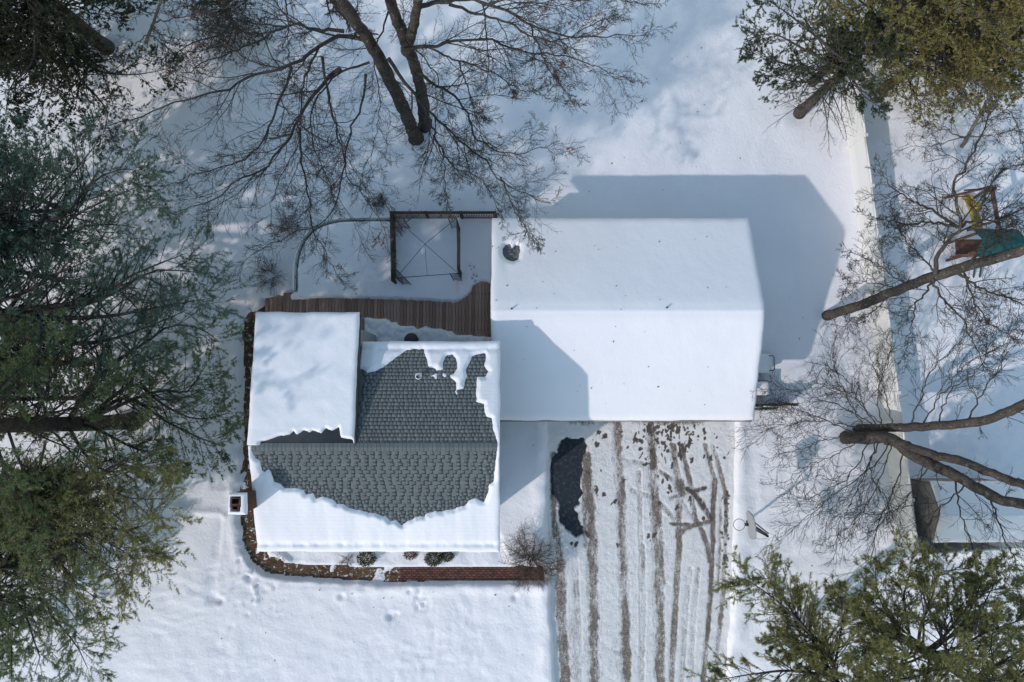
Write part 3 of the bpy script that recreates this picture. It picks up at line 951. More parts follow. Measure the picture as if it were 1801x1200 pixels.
snow_sheet('roof_snow', hx0 - 0.06, hx1 + 0.06, hyS - 0.18, hyN + 0.18, 0.04, zh, t_house, M['roof_snow'],
           label='ragged melting snow around the bare grey shingles of the house roof', cat='snow', kind='stuff')
ABARE = [Pf(390 + a / 5.453, 740 + b / 5.453, za) for a, b in [(380, 206), (440, 190), (500, 170), (560, 150), (650, 140), (690, 105), (720, 140), (790, 100), (850, 120), (870, 100), (960, 125), (1000, 75), (1060, 100), (1125, 65),
                                                              (1140, 165), (1240, 180), (1262, 190), (1262, 240), (380, 240)]]


def t_add(X, Y):
    T = 0.16 + 0.05 * fbm(X, Y, 1.1, 3, 3.0) + 0.008 * fbm(X, Y, 0.4, 2, 6.0)
    T = T * (0.30 + 0.70 * rnd_edge(X, Y, ax0 - 0.06, ax1 + 0.02, hyR - 0.4, ayN + 0.07, 0.2))
    d = sdf_poly(X, Y, ABARE) + 0.02 * fbm(X, Y, 0.15, 2, 1.0)
    return np.where(d < 0.1, -0.05 + (T + 0.05) * smooth(0.0, 0.1, d) ** 0.6, T)


snow_sheet('roof_snow', ax0 - 0.06, ax1 + 0.02, hyR + 0.07, ayN + 0.07, 0.045, za, t_add, M['roof_snow'],
           label='rectangular snow slab on the flat rear roof beside the deck', cat='snow', kind='stuff')
cap_v, cap_f = box(chx0 - 0.05, chx1 + 0.05, chy0 - 0.05, chy1 + 0.05, 0, 1)


def t_cap(X, Y):
    T = 0.15 * (0.25 + 0.75 * rnd_edge(X, Y, chx0 - 0.05, chx1 + 0.05, chy0 - 0.05, chy1 + 0.05, 0.12))
    for (a0, a1, b0, b1) in ((chx0 + 0.07, chx0 + 0.37, chy1 - 0.37, chy1 - 0.09), (chx0 + 0.10, chx0 + 0.34, chy0 + 0.10, chy0 + 0.31)):
        d = np.maximum(np.maximum(a0 - X, X - a1), np.maximum(b0 - Y, Y - b1))
        T = np.where(d < 0.03, -0.06, T)
    return T


snow_sheet('chimney_snow', chx0 - 0.05, chx1 + 0.05, chy0 - 0.05, chy1 + 0.05, 0.02, lambda x, y: CHZ + 0 * x, t_cap, M['roof_snow'],
           label='small cap of snow around the two flues of the chimney', cat='snow', kind='stuff')


# shingles on the bare part of the roof
def shingle_rows(side):
    """list of (kind, xc, ymid, width) on one slope"""
    out = []
    yE = hyS if side < 0 else hyN
    run = abs(hyR - yE)
    sl = math.atan2(H_RZ - H_EZ, run)
    ex = 0.141 * math.cos(sl)
    nrow = int(run / ex)
    r2 = random.Random(11 + side)
    for r in range(nrow):
        y = yE - side * (r + 0.5) * ex if side > 0 else yE + (r + 0.5) * ex
        x = hx0 + 0.05 + r2.uniform(0, 0.3)
        if side > 0: x = ax1 + 0.02 + r2.uniform(0, 0.2)
        tooth = r2.random() < 0.5
        while x < hx1 - 0.1:
            w = r2.uniform(0.10, 0.21) if tooth else r2.uniform(0.10, 0.17)
            out.append((tooth, x + w / 2, y, w))
            x += w
            tooth = not tooth
    return out, sl, ex


sh_objs, sh_rest_v, sh_rest_t, band_chunks = [], [], [], []
for side in (-1, 1):
    lst, sl, ex = shingle_rows(side)
    arr = np.array([(a[1], a[2]) for a in lst])
    dB = sdf_poly(arr[:, 0], arr[:, 1], BARE)
    ay = np.array([0, -side * math.cos(sl), math.sin(sl)])       # up the slope
    az = np.array([0, side * math.sin(sl), math.cos(sl)])
    for (tooth, x, y, w), d in zip(lst, dB):
        if d > 0.22: continue
        c = np.array([x, y, float(zh(np.array(x), np.array(y)))])
        th = 0.006 if tooth else 0.003
        sh_objs.append((d, tooth, c, ay, az, w, ex / math.cos(sl), th, side))
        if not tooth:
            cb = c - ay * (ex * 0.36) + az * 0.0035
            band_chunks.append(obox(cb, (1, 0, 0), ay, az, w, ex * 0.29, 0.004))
order = sorted(range(len(sh_objs)), key=lambda i: (sh_objs[i][8], sh_objs[i][0]))
chosen = set([i for i in order if sh_objs[i][1] and sh_objs[i][0] < -0.2][:300])
ume = bpy.data.meshes.new('shingle')
v, f = obox((0, 0, 0), (1, 0, 0), (0, 1, 0), (0, 0, 1), 1, 1, 1)
ume.from_pydata(v.tolist(), [], f.tolist())
ume.materials.append(M['shingle'])
rest, tint = [], []
rt = random.Random(5)
for i, (d, tooth, c, ay, az, w, e, th, side) in enumerate(sh_objs):
    cc = c + az * th / 2
    if i in chosen:
        o = bpy.data.objects.new('shingle', ume)
        o.location = tuple(cc)
        o.rotation_euler = (math.atan2(ay[2], ay[1]) if side < 0 else math.atan2(ay[2], ay[1]) - math.pi, 0, 0)
        o.scale = (w - 0.006, e - 0.002, th)
        link(o, h_roof)
    else:
        rest.append(obox(cc, (1, 0, 0), ay, az, w - 0.006, e - 0.002, th))
        tint += [rt.random()] * 8
mesh_np('shingle_field', rest, M['shingle_field'], h_roof, False, attrs={'tint': tint}, kind='stuff')
mesh_np('granule_bands', band_chunks, M['shingle_band'], h_roof, False, kind='stuff')
# ridge caps
cw = 0.15
cme = bpy.data.meshes.new('ridge_cap')
pz = (H_RZ - H_EZ) / (hyR - hyS) * 0.145
v = np.array([[-.07, -.145, -pz], [.07, -.145, -pz], [.07, 0, 0.0], [-.07, 0, 0.0], [.07, .145, -pz], [-.07, .145, -pz]])
v = np.vstack([v + [0, 0, 0.026], v + [0, 0, 0.004]])
cme.from_pydata(v.tolist(), [], [[0, 1, 2, 3], [3, 2, 4, 5], [6, 9, 8, 7], [9, 11, 10, 8], [0, 6, 7, 1], [4, 10, 11, 5], [1, 7, 8, 2], [2, 8, 10, 4], [0, 3, 9, 6], [3, 5, 11, 9]])
cme.materials.append(M['shingle'])
x = hx0 + 0.12
while x < hx1 - 0.1:
    o = bpy.data.objects.new('ridge_cap', cme)
    o.location = (x, hyR - 0.02, H_RZ + 0.004 + random.uniform(0, 0.006))
    link(o, h_roof)
    x += cw
# a few rows of shingles in the melted hole of the garage roof
hx, hy = HOLE[0][0] + 0.25, HOLE[0][1]
slg = math.atan2(G_RZ - G_EZ, gyN - gyR)
gch, gtint = [], []
for r in range(8):
    for q in range(6):
        x = hx - 0.55 + q * 0.22 + (0.1 if r % 2 else 0)
        y = hy + 0.35 - r * 0.13
        zz = float(zg(np.array(x), np.array(y)))
        if (q + r) % 2: gch.append(obox((x, y, zz + 0.004), (1, 0, 0), (0, -math.cos(slg), math.sin(slg)), (0, math.sin(slg), math.cos(slg)), 0.21, 0.135, 0.012)); gtint += [rt.random()] * 8
mesh_np('shingle_field', gch, M['shingle_field'], g_roof, False, attrs={'tint': gtint}, kind='stuff')

# dark ridge specks of the garage: two small vents poking through the snow
for a, b in ((1171, 542), (900, 544)):
    p = Pf(a, b, zg)
    mesh_np('vent_cap', [tubes(np.array([[p[0], p[1], p[2]], [p[0], p[1], p[2] + 0.30]]), np.array([0.045, 0.03]), 8)], M['fascia'], garage)

# ------------------------------------------------------------------ deck behind the house
dkx0, dkx1 = P(497, 560, DECK_Z)[0], wx0 - 0.02
dkyN_r = P(780, 374, DECK_Z)[1]
dkyN_l = P(560, 515, DECK_Z)[1]
dkyS = hyN - ov + 0.02
midx = P(688, 450, DECK_Z)[0]
deck = empty('deck', ((dkx0 + dkx1) / 2, dkyS, 0), 'brown plank deck between the house and the garage, part shovelled', 'deck')
brd = 0.143
nb_ = int((dkx1 - dkx0) / brd)
bm_cache = {}
for i in range(nb_):
    x = dkx0 + (i + 0.5) * brd
    y1 = dkyN_r if x > midx else dkyN_l
    y0 = dkyS if x > ax1 - 0.40 else ayN - 0.33
    key = (round(y0, 2), round(y1, 2))
    if key not in bm_cache:
        bme = bpy.data.meshes.new('board')
        v, f = box(-brd / 2 + 0.008, brd / 2 - 0.008, y0, y1, -0.03, 0)
        bme.from_pydata(v.tolist(), [], f.tolist())
        bme.materials.append(M['deck'])
        bm_cache[key] = bme
    o = bpy.data.objects.new('board', bm_cache[key])
    o.location = (x, random.uniform(-0.015, 0.015), DECK_Z + random.uniform(-0.005, 0.005))
    link(o, deck)
mesh_np('joist', [box(dkx0, dkx1, dkyN_l - 0.06, dkyN_l - 0.02, DECK_Z - 0.2, DECK_Z - 0.036)], M['wood_dark'], deck, False)
mesh_np('joist', [box(dkx0, dkx1, ayN - 0.1, ayN - 0.06, DECK_Z - 0.2, DECK_Z - 0.036)], M['wood_dark'], deck, False)
mesh_np('joist', [box(midx, dkx1, dkyN_r - 0.06, dkyN_r - 0.02, DECK_Z - 0.2, DECK_Z - 0.036)], M['wood_dark'], deck, False)
mesh_np('joist', [box(midx + 0.01, midx + 0.05, dkyN_l, dkyN_r - 0.07, DECK_Z - 0.2, DECK_Z - 0.036)], M['wood_dark'], deck, False)
for x, y in ((dkx0 + 0.1, dkyN_l - 0.15), (dkx0 + 0.1, ayN - 0.2), (midx + 0.15, dkyN_r - 0.15), (dkx1 - 0.15, dkyN_r - 0.15), (midx + 0.15, dkyN_l)):
    mesh_np('post', [box(x - 0.05, x + 0.05, y - 0.05, y + 0.05, 0, DECK_Z - 0.036)], M['wood_dark'], deck, False)
# steps down from the west end of the deck
for i in range(4):
    z = DECK_Z - 0.24 * (i + 1)
    mesh_np('step', [box(dkx0 - 0.28 * (i + 1), dkx0 - 0.28 * i - 0.01, ayN - 0.1, dkyN_l - 0.1, z - 0.04, z)], M['deck'], deck, False)

# above-ground pool west of the gazebo
RIM = [(517, 511), (517, 490), (518, 466), (523, 442), (533, 420), (547, 404), (562, 394), (580, 388), (605, 384), (640, 383), (688, 383)]
PZ = 1.30
rim = catmull(W(RIM, PZ), 34)
pool = empty('swimming_pool', (P(600, 450)[0], P(600, 450)[1], 0), 'raised pool with pale curved rim, filled level with snow', 'pool')
low = rim.copy(); low[:, 2] = 0
n_ = len(rim)
idx = np.arange(n_ - 1)
mesh_np('wall', [(np.vstack([rim, low]), np.stack([idx, idx + 1, idx + 1 + n_, idx + n_], -1))], M['pool_wall'], pool)
tg = np.gradient(rim, axis=0); tg /= np.linalg.norm(tg, axis=1, keepdims=True)
nrm = np.stack([tg[:, 1], -tg[:, 0], 0 * tg[:, 0]], -1)        # towards the inside
for s in range(0, n_ - 1, 3):
    e = min(s + 3, n_ - 1)
    A, B = rim[s:e + 1] - nrm[s:e + 1] * 0.05, rim[s:e + 1] + nrm[s:e + 1] * 0.10
    m_ = len(A)
    vv = np.vstack([A + [0, 0, 0.03], B + [0, 0, 0.03], A, B])
    ff = []
    for i in range(m_ - 1):
        ff += [[i, i + 1, m_ + i + 1, m_ + i], [m_ + i, m_ + i + 1, 3 * m_ + i + 1, 3 * m_ + i], [2 * m_ + i, 2 * m_ + i + 1, i + 1, i]]
    rp = mesh_np('rim', [(vv, np.array(ff))], M['rim_pool'], pool, False)
    q = rim[s] + nrm[s] * 0.11
    mesh_np('bracket', [obox(q + [0, 0, 0.03], tg[s], nrm[s], (0, 0, 1), 0.10, 0.09, 0.04)], M['bracket'], rp, False)
# snow lying on the rim
A, B = rim - nrm * 0.07, rim + nrm * 0.015
mesh_np('rim_snow', [(np.vstack([A + [0, 0, 0.02], (A + B) / 2 + [0, 0, 0.085], B + [0, 0, 0.03]]), np.vstack([np.stack([idx, idx + 1, idx + 1 + n_, idx + n_], -1), np.stack([idx + n_, idx + 1 + n_, idx + 1 + 2 * n_, idx + 2 * n_], -1)]))], M['roof_snow'], pool)

# snow on pool and deck: one drifted sheet with the shovelled strip cut out
DPOLY = np.vstack([rim[:, :2] + nrm[:, :2] * 0.10, W([(688, 376), (868, 376), (868, 618), (640, 618), (640, 562), (500, 562), (500, 523)], DECK_Z)[:, :2]])
CLEAR = W([(490, 531), (520, 527), (560, 525), (640, 526), (690, 527), (740, 529), (800, 533), (807, 531), (824, 520), (830, 512), (832, 503), (840, 500), (847, 496), (864, 499),
           (875, 500), (875, 592), (850, 592), (835, 592), (820, 588), (805, 589), (795, 582), (775, 578), (758, 577), (748, 573), (735, 578), (728, 572), (705, 572), (697, 566), (688, 566), (684, 562), (630, 557), (490, 556)], DECK_Z)
STEP = W([(805, 470), (806, 528), (860, 505), (866, 380), (812, 380), (806, 420)], DECK_Z)
xa = np.arange(rim[:, 0].min() - 0.1, dkx1, 0.055)
ya = np.arange(dkyS - 0.1, dkyN_r + 0.1, 0.055)
X, Y = np.meshgrid(xa, ya, indexing='ij')
dp = sdf_poly(X, Y, DPOLY)
dc = sdf_poly(X, Y, CLEAR) + 0.05 * fbm(X, Y, 0.35, 3, 3.0)
ds = sdf_poly(X, Y, STEP)
T = 0.19 + 0.03 * fbm(X, Y, 1.5, 3, 3.0) + 0.01 * fbm(X, Y, 0.3, 2, 8.0)
T -= 0.10 * smooth(0.05, -0.05, ds)
south = smooth(P(700, 568, DECK_Z)[1] + 0.1, P(700, 568, DECK_Z)[1] - 0.1, Y)
T = T * (1 - south) + south * (0.14 + 0.12 * fbm(X, Y, 0.6, 3, 14.0) + 0.05 * fbm(X, Y, 0.2, 2, 4.0))
T += 0.03 * np.exp(-((Y - P(600, 512, DECK_Z)[1]) / 0.25) ** 2) * fbm(X, Y, 1.2, 2, 5.0)
for a, b in [(826, 468), (829, 474), (833, 483), (830, 490), (836, 495), (834, 470), (838, 486)]:
    p = P(a, b, DECK_Z)
    T -= 0.15 * np.exp(-(np.hypot(X - p[0], Y - p[1]) / 0.05) ** 2)
T = np.where(dc < 0.1, -0.03 + (T + 0.03) * smooth(0.0, 0.1, dc), T)
T = np.where(dp > -0.12, -0.03 + (T + 0.03) * smooth(0.0, -0.12, dp), T)
Z = DECK_Z + T
bare = (T < -0.02)
n1, n2 = X.shape
idx = np.arange(n1 * n2).reshape(n1, n2)
kp = ~(bare[:-1, :-1] & bare[1:, :-1] & bare[1:, 1:] & bare[:-1, 1:])
fq = np.stack([idx[:-1, :-1], idx[1:, :-1], idx[1:, 1:], idx[:-1, 1:]], -1)[kp]
mesh_np('deck_snow', [(np.stack([X, Y, Z], -1).reshape(-1, 3), fq)], M['snow'], label='drifted snow over the pool and the unshovelled deck', cat='snow', kind='stuff')

# railing along the north and west edge of the deck
def railing(label, a, b, hgt, n_post, n_bal, mat):
    a, b = np.asarray(a, float), np.asarray(b, float)
    root = empty('deck_railing', a, label, 'railing', 'brown baluster railings around the gazebo')
    d = (b - a) / np.linalg.norm(b - a)
    side = np.array([-d[1], d[0], 0])
    up = np.array([0, 0, 1.0])
    for i in range(n_post):
        p = a + (b - a) * i / (n_post - 1)
        mesh_np('post', [obox(p + up * (hgt + 0.08) / 2, d, side, up, 0.10, 0.10, hgt + 0.08)], M['wood_dark'], root, False)
    mesh_np('top_rail', [bar(a + up * hgt, b + up * hgt, 0.11, 0.04)], M['wood_dark'], root, False)
    mesh_np('bottom_rail', [bar(a + up * 0.1, b + up * 0.1, 0.04, 0.07)], M['wood_dark'], root, False)
    bme = bpy.data.meshes.new('baluster')
    v, f = obox((0, 0, 0), d, side, up, 0.045, 0.03, hgt - 0.16)
    bme.from_pydata(v.tolist(), [], f.tolist())
    bme.materials.append(mat)
    for i in range(n_bal):
        o = bpy.data.objects.new('baluster', bme)
        o.location = tuple(a + (b - a) * (i + 0.5) / n_bal + up * (0.06 + hgt / 2) + side * 0.002)
        link(o, root)
    return root


RH = 1.05
rz = DECK_Z + RH
nw = P(688, 374, rz); ne = P(871, 374, rz); sw = P(690, 492, rz)
railing('long ribbed brown railing along the back edge of the deck', (nw[0], nw[1], DECK_Z), (ne[0], ne[1], DECK_Z), RH, 4, 62, M['wood_rail'])
railing('dark brown railing on the pool side of the gazebo', (nw[0], nw[1] - 0.12, DECK_Z), (sw[0], sw[1], DECK_Z), RH, 3, 38, M['wood_dark'])

# gazebo frame without its canvas
GZ0, GZ1 = DECK_Z + 0.02, DECK_Z + 2.0
q = {'a': P(695, 384, GZ1), 'b': P(803, 384, GZ1), 'c': P(806, 481, GZ1), 'd': P(697, 489, GZ1)}
gc = sum(q.values()) / 4
gaz = empty('gazebo_frame', (gc[0], gc[1], DECK_Z), 'bare black metal gazebo frame standing on the snowy deck', 'gazebo')
ks = 'abcd'
for i in range(4):
    A, B = q[ks[i]], q[ks[(i + 1) % 4]]
    mesh_np('beam', [bar(A, B, 0.025)], M['black'], gaz, False)
top = gc + [0, 0, 0.55]
for c_ in ks:
    mesh_np('rafter', [bar(q[c_], top, 0.02)], M['black'], gaz, False)
for i in (2,):
    mesh_np('rafter', [bar((q[ks[i]] + q[ks[(i + 1) % 4]]) / 2, top, 0.014)], M['black'], gaz, False)
for c_ in ks:
    p = q[c_]
    sx, sy = np.sign(gc[0] - p[0]), np.sign(gc[1] - p[1])
    ch_ = []
    legs = [(0, 0), (sx * 0.34, 0), (0, sy * 0.34)]
    for lx, ly in legs:
        ch_.append(bar((p[0] + lx, p[1] + ly, GZ0), (p[0] + lx, p[1] + ly, GZ1), 0.03))
    po = mesh_np('corner_post', ch_, M['black'], gaz, False)
    for s_ in range(9):
        z = GZ0 + 0.15 + s_ * 0.21
        mesh_np('rung', [bar((p[0], p[1], z), (p[0] + legs[1][0], p[1], z), 0.016), bar((p[0], p[1], z), (p[0], p[1] + legs[2][1], z), 0.016)], M['black'], po, False)
# trellis on the east side
for i in range(5):
    x = q['b'][0] + 0.02
    z = GZ0 + 0.25 + i * 0.36
    mesh_np('trellis_rail', [bar((x, q['b'][1] - 0.45, z), (x, q['c'][1] + 0.2, z), 0.022)], M['black'], gaz, False)
for i in range(14):
    y = q['b'][1] - 0.45 - (q['b'][1] - q['c'][1] - 0.65) * i / 13
    mesh_np('trellis_bar', [bar((x, y, GZ0 + 0.2), (x, y, GZ0 + 1.75), 0.018)], M['wood_rail'], gaz, False)

# covered kettle grill half hidden by the rear eave
gp = P(723, 598, DECK_Z + 0.9)
grill = empty('kettle_grill', (gp[0], gp[1], DECK_Z), 'black round grill peeking out behind the rear eave', 'grill')
an = np.linspace(0, math.pi / 2, 7)
mesh_np('bowl', [tubes(np.stack([0 * an + gp[0], 0 * an + gp[1], DECK_Z + 0.85 - 0.25 * np.sin(an)[::-1]], -1), 0.29 * np.cos(an)[::-1] + 0.01, 20)], M['black'], grill)
mesh_np('lid', [tubes(np.stack([0 * an + gp[0], 0 * an + gp[1], DECK_Z + 0.86 + 0.2 * np.sin(an)], -1), 0.30 * np.cos(an) + 0.005, 20)], M['black'], grill)
for k3 in range(3):
    a_ = k3 * 2.094 + 0.4
    mesh_np('leg', [bar((gp[0] + 0.3 * math.cos(a_), gp[1] + 0.3 * math.sin(a_), DECK_Z), (gp[0] + 0.1 * math.cos(a_), gp[1] + 0.1 * math.sin(a_), DECK_Z + 0.65), 0.025)], M['black'], grill, False)

# ------------------------------------------------------------------ basketball hoop beside the drive
pb = P(1311, 916, 0.1)
hoop = empty('basketball_hoop', (pb[0], pb[1], 0.2), 'freestanding basketball hoop with grey backboard beside the driveway', 'basketball hoop')
rc = P(1300, 923, 3.05)
bbx = rc[0] + 0.40
ptop = np.array([pb[0], pb[1] - 0.12, 2.75])
mesh_np('pole', [tubes(np.array([[pb[0], pb[1], 0.0], [pb[0], pb[1] - 0.05, 1.4], ptop]), np.array([0.055, 0.055, 0.05]), 10)], M['black'], hoop)
bby = rc[1]
out = [(-0.54, -0.05), (-0.54, 0.10), (-0.50, 0.42), (-0.40, 0.60), (-0.22, 0.70), (0, 0.73), (0.22, 0.70), (0.40, 0.60), (0.50, 0.42), (0.54, 0.10), (0.54, -0.05), (0.45, -0.12), (-0.45, -0.12)]
m_ = len(out)
vv = np.array([[bbx - 0.02, bby + a, 3.05 + b] for a, b in out] + [[bbx + 0.03, bby + a, 3.05 + b] for a, b in out])
th_ = math.radians(4)
R2 = np.array([[math.cos(th_), -math.sin(th_)], [math.sin(th_), math.cos(th_)]])
vv[:, :2] = (vv[:, :2] - [bbx, bby]) @ R2.T + [bbx, bby]
bb = mesh_np('backboard', [(vv, np.array([[i, (i + 1) % m_, m_ + (i + 1) % m_, m_ + i] for i in range(m_)])), (vv[:m_], np.array([list(range(m_))])), (vv[m_:], np.array([list(range(m_))[::-1]]))], M['board_grey'], hoop, False)
mesh_np('edge_trim', [bar(vv[i] + (vv[i + m_] - vv[i]) / 2, vv[(i + 1) % m_] + (vv[(i + 1) % m_ + m_] - vv[(i + 1) % m_]) / 2, 0.035, 0.02) for i in range(1, 9)], M['board_grey'], bb, False)
a_ = np.linspace(0, 2 * math.pi, 29)
mesh_np('rim', [tubes(np.stack([rc[0] + 0.229 * np.cos(a_), rc[1] + 0.229 * np.sin(a_), 0 * a_ + 3.05], -1), 0 * a_ + 0.012, 6)], M['orange'], hoop)
mesh_np('bracket', [bar((rc[0] + 0.23, rc[1], 3.04), (bbx - 0.025, rc[1], 3.04), 0.12, 0.05)], M['black'], hoop, False)
for dy_, z_ in ((0.20, 3.45), (0.08, 3.0), (-0.10, 3.0)):
    mesh_np('arm', [bar((bbx + 0.04, bby + dy_, z_), (ptop[0] + 0.05, ptop[1] + dy_ * 0.5, 2.55 if z_ < 3.2 else 2.7), 0.045)], M['black'], hoop, False)
mesh_np('base', [box(pb[0] - 0.3, pb[0] + 0.45, pb[1] - 0.35, pb[1] + 0.35, 0.02, 0.15)], M['black'], hoop, False)

# ------------------------------------------------------------------ white fence towards the neighbour
FZ = 1.82
f0, f1 = P(1512, 150, FZ), P(1617, 975, FZ)
fence = empty('vinyl_fence', (f0[0], f0[1], 0), 'tall white vinyl fence running along the right side of the yard', 'fence', 'white vinyl fences')
fence2 = empty('vinyl_fence', (f1[0], f1[1], 0), 'shaded white vinyl fence closing the shed yard at lower right', 'fence', 'white vinyl fences')


def vinyl(root, a, b, npan):
    a, b = np.array([a[0], a[1], 0]), np.array([b[0], b[1], 0])
    d = (b - a) / np.linalg.norm(b - a)
    s = np.array([-d[1], d[0], 0]); up = np.array([0, 0, 1.0])
    Lp = np.linalg.norm(b - a) / npan
    pm = bpy.data.meshes.new('post')
    v, f = obox((0, 0, (FZ + 0.02) / 2), d, s, up, 0.11, 0.11, FZ + 0.02)
    vc, fc = obox((0, 0, FZ + 0.04), d, s, up, 0.135, 0.135, 0.04)
    pm.from_pydata(v.tolist() + vc.tolist(), [], f.tolist() + (fc + 8).tolist())
    pm.materials.append(M['vinyl'])
    tm = bpy.data.meshes.new('slat')
    w = (Lp - 0.12) / 12
    v, f = obox((0, 0, FZ / 2), d, s, up, w - 0.002, 0.035, FZ - 0.16)
    tm.from_pydata(v.tolist(), [], f.tolist())
    tm.materials.append(M['vinyl'])
    for i in range(npan + 1):
        o = bpy.data.objects.new('post', pm); o.location = tuple(a + d * Lp * i); link(o, root)
    for i in range(npan):
        c = a + d * (Lp * (i + 0.5))
        mesh_np('rail', [obox(c + up * (FZ - 0.06), d, s, up, Lp - 0.115, 0.06, 0.10)], M['vinyl'], root, False)
        mesh_np('rail', [obox(c + up * 0.12, d, s, up, Lp - 0.115, 0.06, 0.14)], M['vinyl'], root, False)
        for j in range(12):
            o = bpy.data.objects.new('slat', tm)
            o.location = tuple(a + d * (Lp * i + 0.06 + (j + 0.5) * w) + s * random.uniform(-0.0015, 0.0015))
            link(o, root)


vinyl(fence, f0, f1, 9)
f2 = P(1830, 962, FZ)
vinyl(fence2, f1 + np.array([0.14, -0.02, 0]), f2, 3)

# ------------------------------------------------------------------ neighbour's shed
s_w = P(1634, 850, 2.2)[0]
s_n = P(1634, 852, 2.2)[1]
s_s = P(1637, 948, 2.2)[1]
s_e = P(1792, 900, 2.4)[0]
s_m = (s_n + s_s) / 2
shed = empty('garden_shed', ((s_w + s_e) / 2, s_m, 0), 'tan garden shed with a snowy roof behind the fence corner', 'shed')
SZ, SR = 2.2, 2.75
v = np.array([[s_w + 0.1, s_n, 0], [s_w + 0.1, s_s, 0], [s_w + 0.1, s_s, SZ], [s_w + 0.1, s_m, SR], [s_w + 0.1, s_n, SZ], [s_e, s_n, 0], [s_e, s_s, 0], [s_e, s_s, SZ], [s_e, s_m, SR], [s_e, s_n, SZ]])
mesh_np('wall', [(v, np.array([[0, 4, 3, 2, 1], [5, 6, 7, 8, 9]])), (v, np.array([[1, 2, 7, 6], [0, 5, 9, 4]]))], M['shed_wall'], shed, False)
gable_roof('roof', s_w + 0.02, s_e + 0.15, s_s - 0.12, s_m, s_n + 0.12, SZ + 0.0, SR + 0.06, SZ + 0.0, 0.08, M['shed_wall'], shed)
for nm, y_ in (('corner_trim', s_n + 0.002), ('corner_trim', s_s - 0.062)):
    mesh_np(nm, [box(s_w + 0.07, s_w + 0.098, y_, y_ + 0.06, 0, SZ)], M['wood_rail'], shed, False)
dm = mesh_np('door', [box(s_w + 0.06, s_w + 0.096, s_m - 0.5, s_m + 0.5, 0.1, 1.95)], M['shed_wall'], shed, False)
mesh_np('handle', [box(s_w + 0.02, s_w + 0.058, s_m + 0.36, s_m + 0.40, 1.0, 1.2)], M['black'], dm, False)
zs_ = lambda x, y: SR + 0.06 - 0.56 * np.abs(y - s_m) / (s_n + 0.12 - s_m) * (0.61 / 0.56)
snow_sheet('roof_snow', s_w + 0.04, s_e + 0.17, s_s - 0.14, s_n + 0.14, 0.07, zs_, lambda X, Y: (0.2 + 0.02 * fbm(X, Y, 0.8, 2)) * (0.3 + 0.7 * rnd_edge(X, Y, s_w + 0.04, s_e + 0.17, s_s - 0.14, s_n + 0.14, 0.2)), M['roof_snow'],
           label='thick snow on the small shed roof at lower right', cat='snow', kind='stuff')
# small lantern on the fence beyond the shed
lp = P(1698, 968, FZ + 0.15)
lan = empty('post_lantern', (lp[0], lp[1], FZ), 'small white lantern on top of the lower right fence', 'lantern')
mesh_np('lantern_body', [box(lp[0] - 0.06, lp[0] + 0.06, lp[1] - 0.06, lp[1] + 0.06, FZ + 0.005, FZ + 0.17)], M['trim'], lan, False)
mesh_np('lantern_top', [box(lp[0] - 0.045, lp[0] + 0.045, lp[1] - 0.045, lp[1] + 0.045, FZ + 0.172, FZ + 0.21)], M['black'], lan, False)

# ------------------------------------------------------------------ play set in the neighbour's yard
c1, c2 = P(1722, 408, 2.7), P(1802, 440, 2.7)
px0, px1, py0, py1 = c1[0], c2[0], c2[1], c1[1]
play = empty('play_set', ((px0 + px1) / 2, (py0 + py1) / 2, 0), 'wooden play set with green canopy and yellow slide beyond the fence', 'play set')
pm_ = (py0 + py1) / 2
vv = np.array([[px0, py0 - 0.2, 2.35], [px1, py0 - 0.2, 2.35], [px1, pm_, 2.9], [px0, pm_, 2.9], [px0, py1 + 0.2, 2.35], [px1, py1 + 0.2, 2.35]])
mesh_np('canopy', [(np.vstack([vv, vv - [0, 0, 0.02]]), np.array([[0, 1, 2, 3], [3, 2, 5, 4], [6, 9, 8, 7], [9, 10, 11, 8], [0, 6, 7, 1], [4, 5, 11, 10]]))], M['teal'], play, False)
for x in (px0 + 0.1, px1 - 0.1):
    for y in (py0, py1):
        mesh_np('post', [box(x - 0.05, x + 0.05, y - 0.05, y + 0.05, 0, 2.36)], M['red_wood'], play, False)
fl0 = mesh_np('platform', [box(px0 - 0.05, px1, py0, py1, 1.2, 1.26)], M['red_wood'], play, False)
for i in range(8):
    mesh_np('guard_slat', [box(px0 - 0.34 + i * 0.10, px0 - 0.29 + i * 0.10, py0 - 0.03, py0 - 0.005, 1.26, 1.9)], M['red_wood'], play, False)
b0, b1 = P(1757, 402, 2.3), P(1744, 328, 2.3)
mesh_np('swing_beam', [bar(b0, b1, 0.12)], M['red_wood'], play, False)
for dx_ in (-0.75, 0.75):
    mesh_np('frame_leg', [bar(b1, (b1[0] + dx_, b1[1] + 0.1, 0), 0.09)], M['red_wood'], play, False)
mesh_np('cross_tie', [bar((b1[0] - 0.9, b1[1] - 0.05, 1.9), (b1[0] + 0.5, b1[1] + 0.05, 1.9), 0.06)], M['wood_dark'], play, False)
s0, s1, s2 = P(1719, 408, 1.3), P(1714, 378, 0.9), P(1704, 352, 0.5)
sl_pts = catmull([s0, s1, s2, s2 + (s2 - s1) * 0.4 - [0, 0, 0.05]], 10)
tg = np.gradient(sl_pts, axis=0); tg /= np.linalg.norm(tg, axis=1, keepdims=True)
sd = np.stack([tg[:, 1], -tg[:, 0], 0 * tg[:, 0]], -1)
prof = [(-0.20, 0.12), (-0.17, 0.12), (-0.15, 0.0), (0.15, 0.0), (0.17, 0.12), (0.20, 0.12), (0.20, -0.04), (-0.20, -0.04)]
vv = np.concatenate([[sl_pts[i] + sd[i] * a + [0, 0, b] for a, b in prof] for i in range(10)])
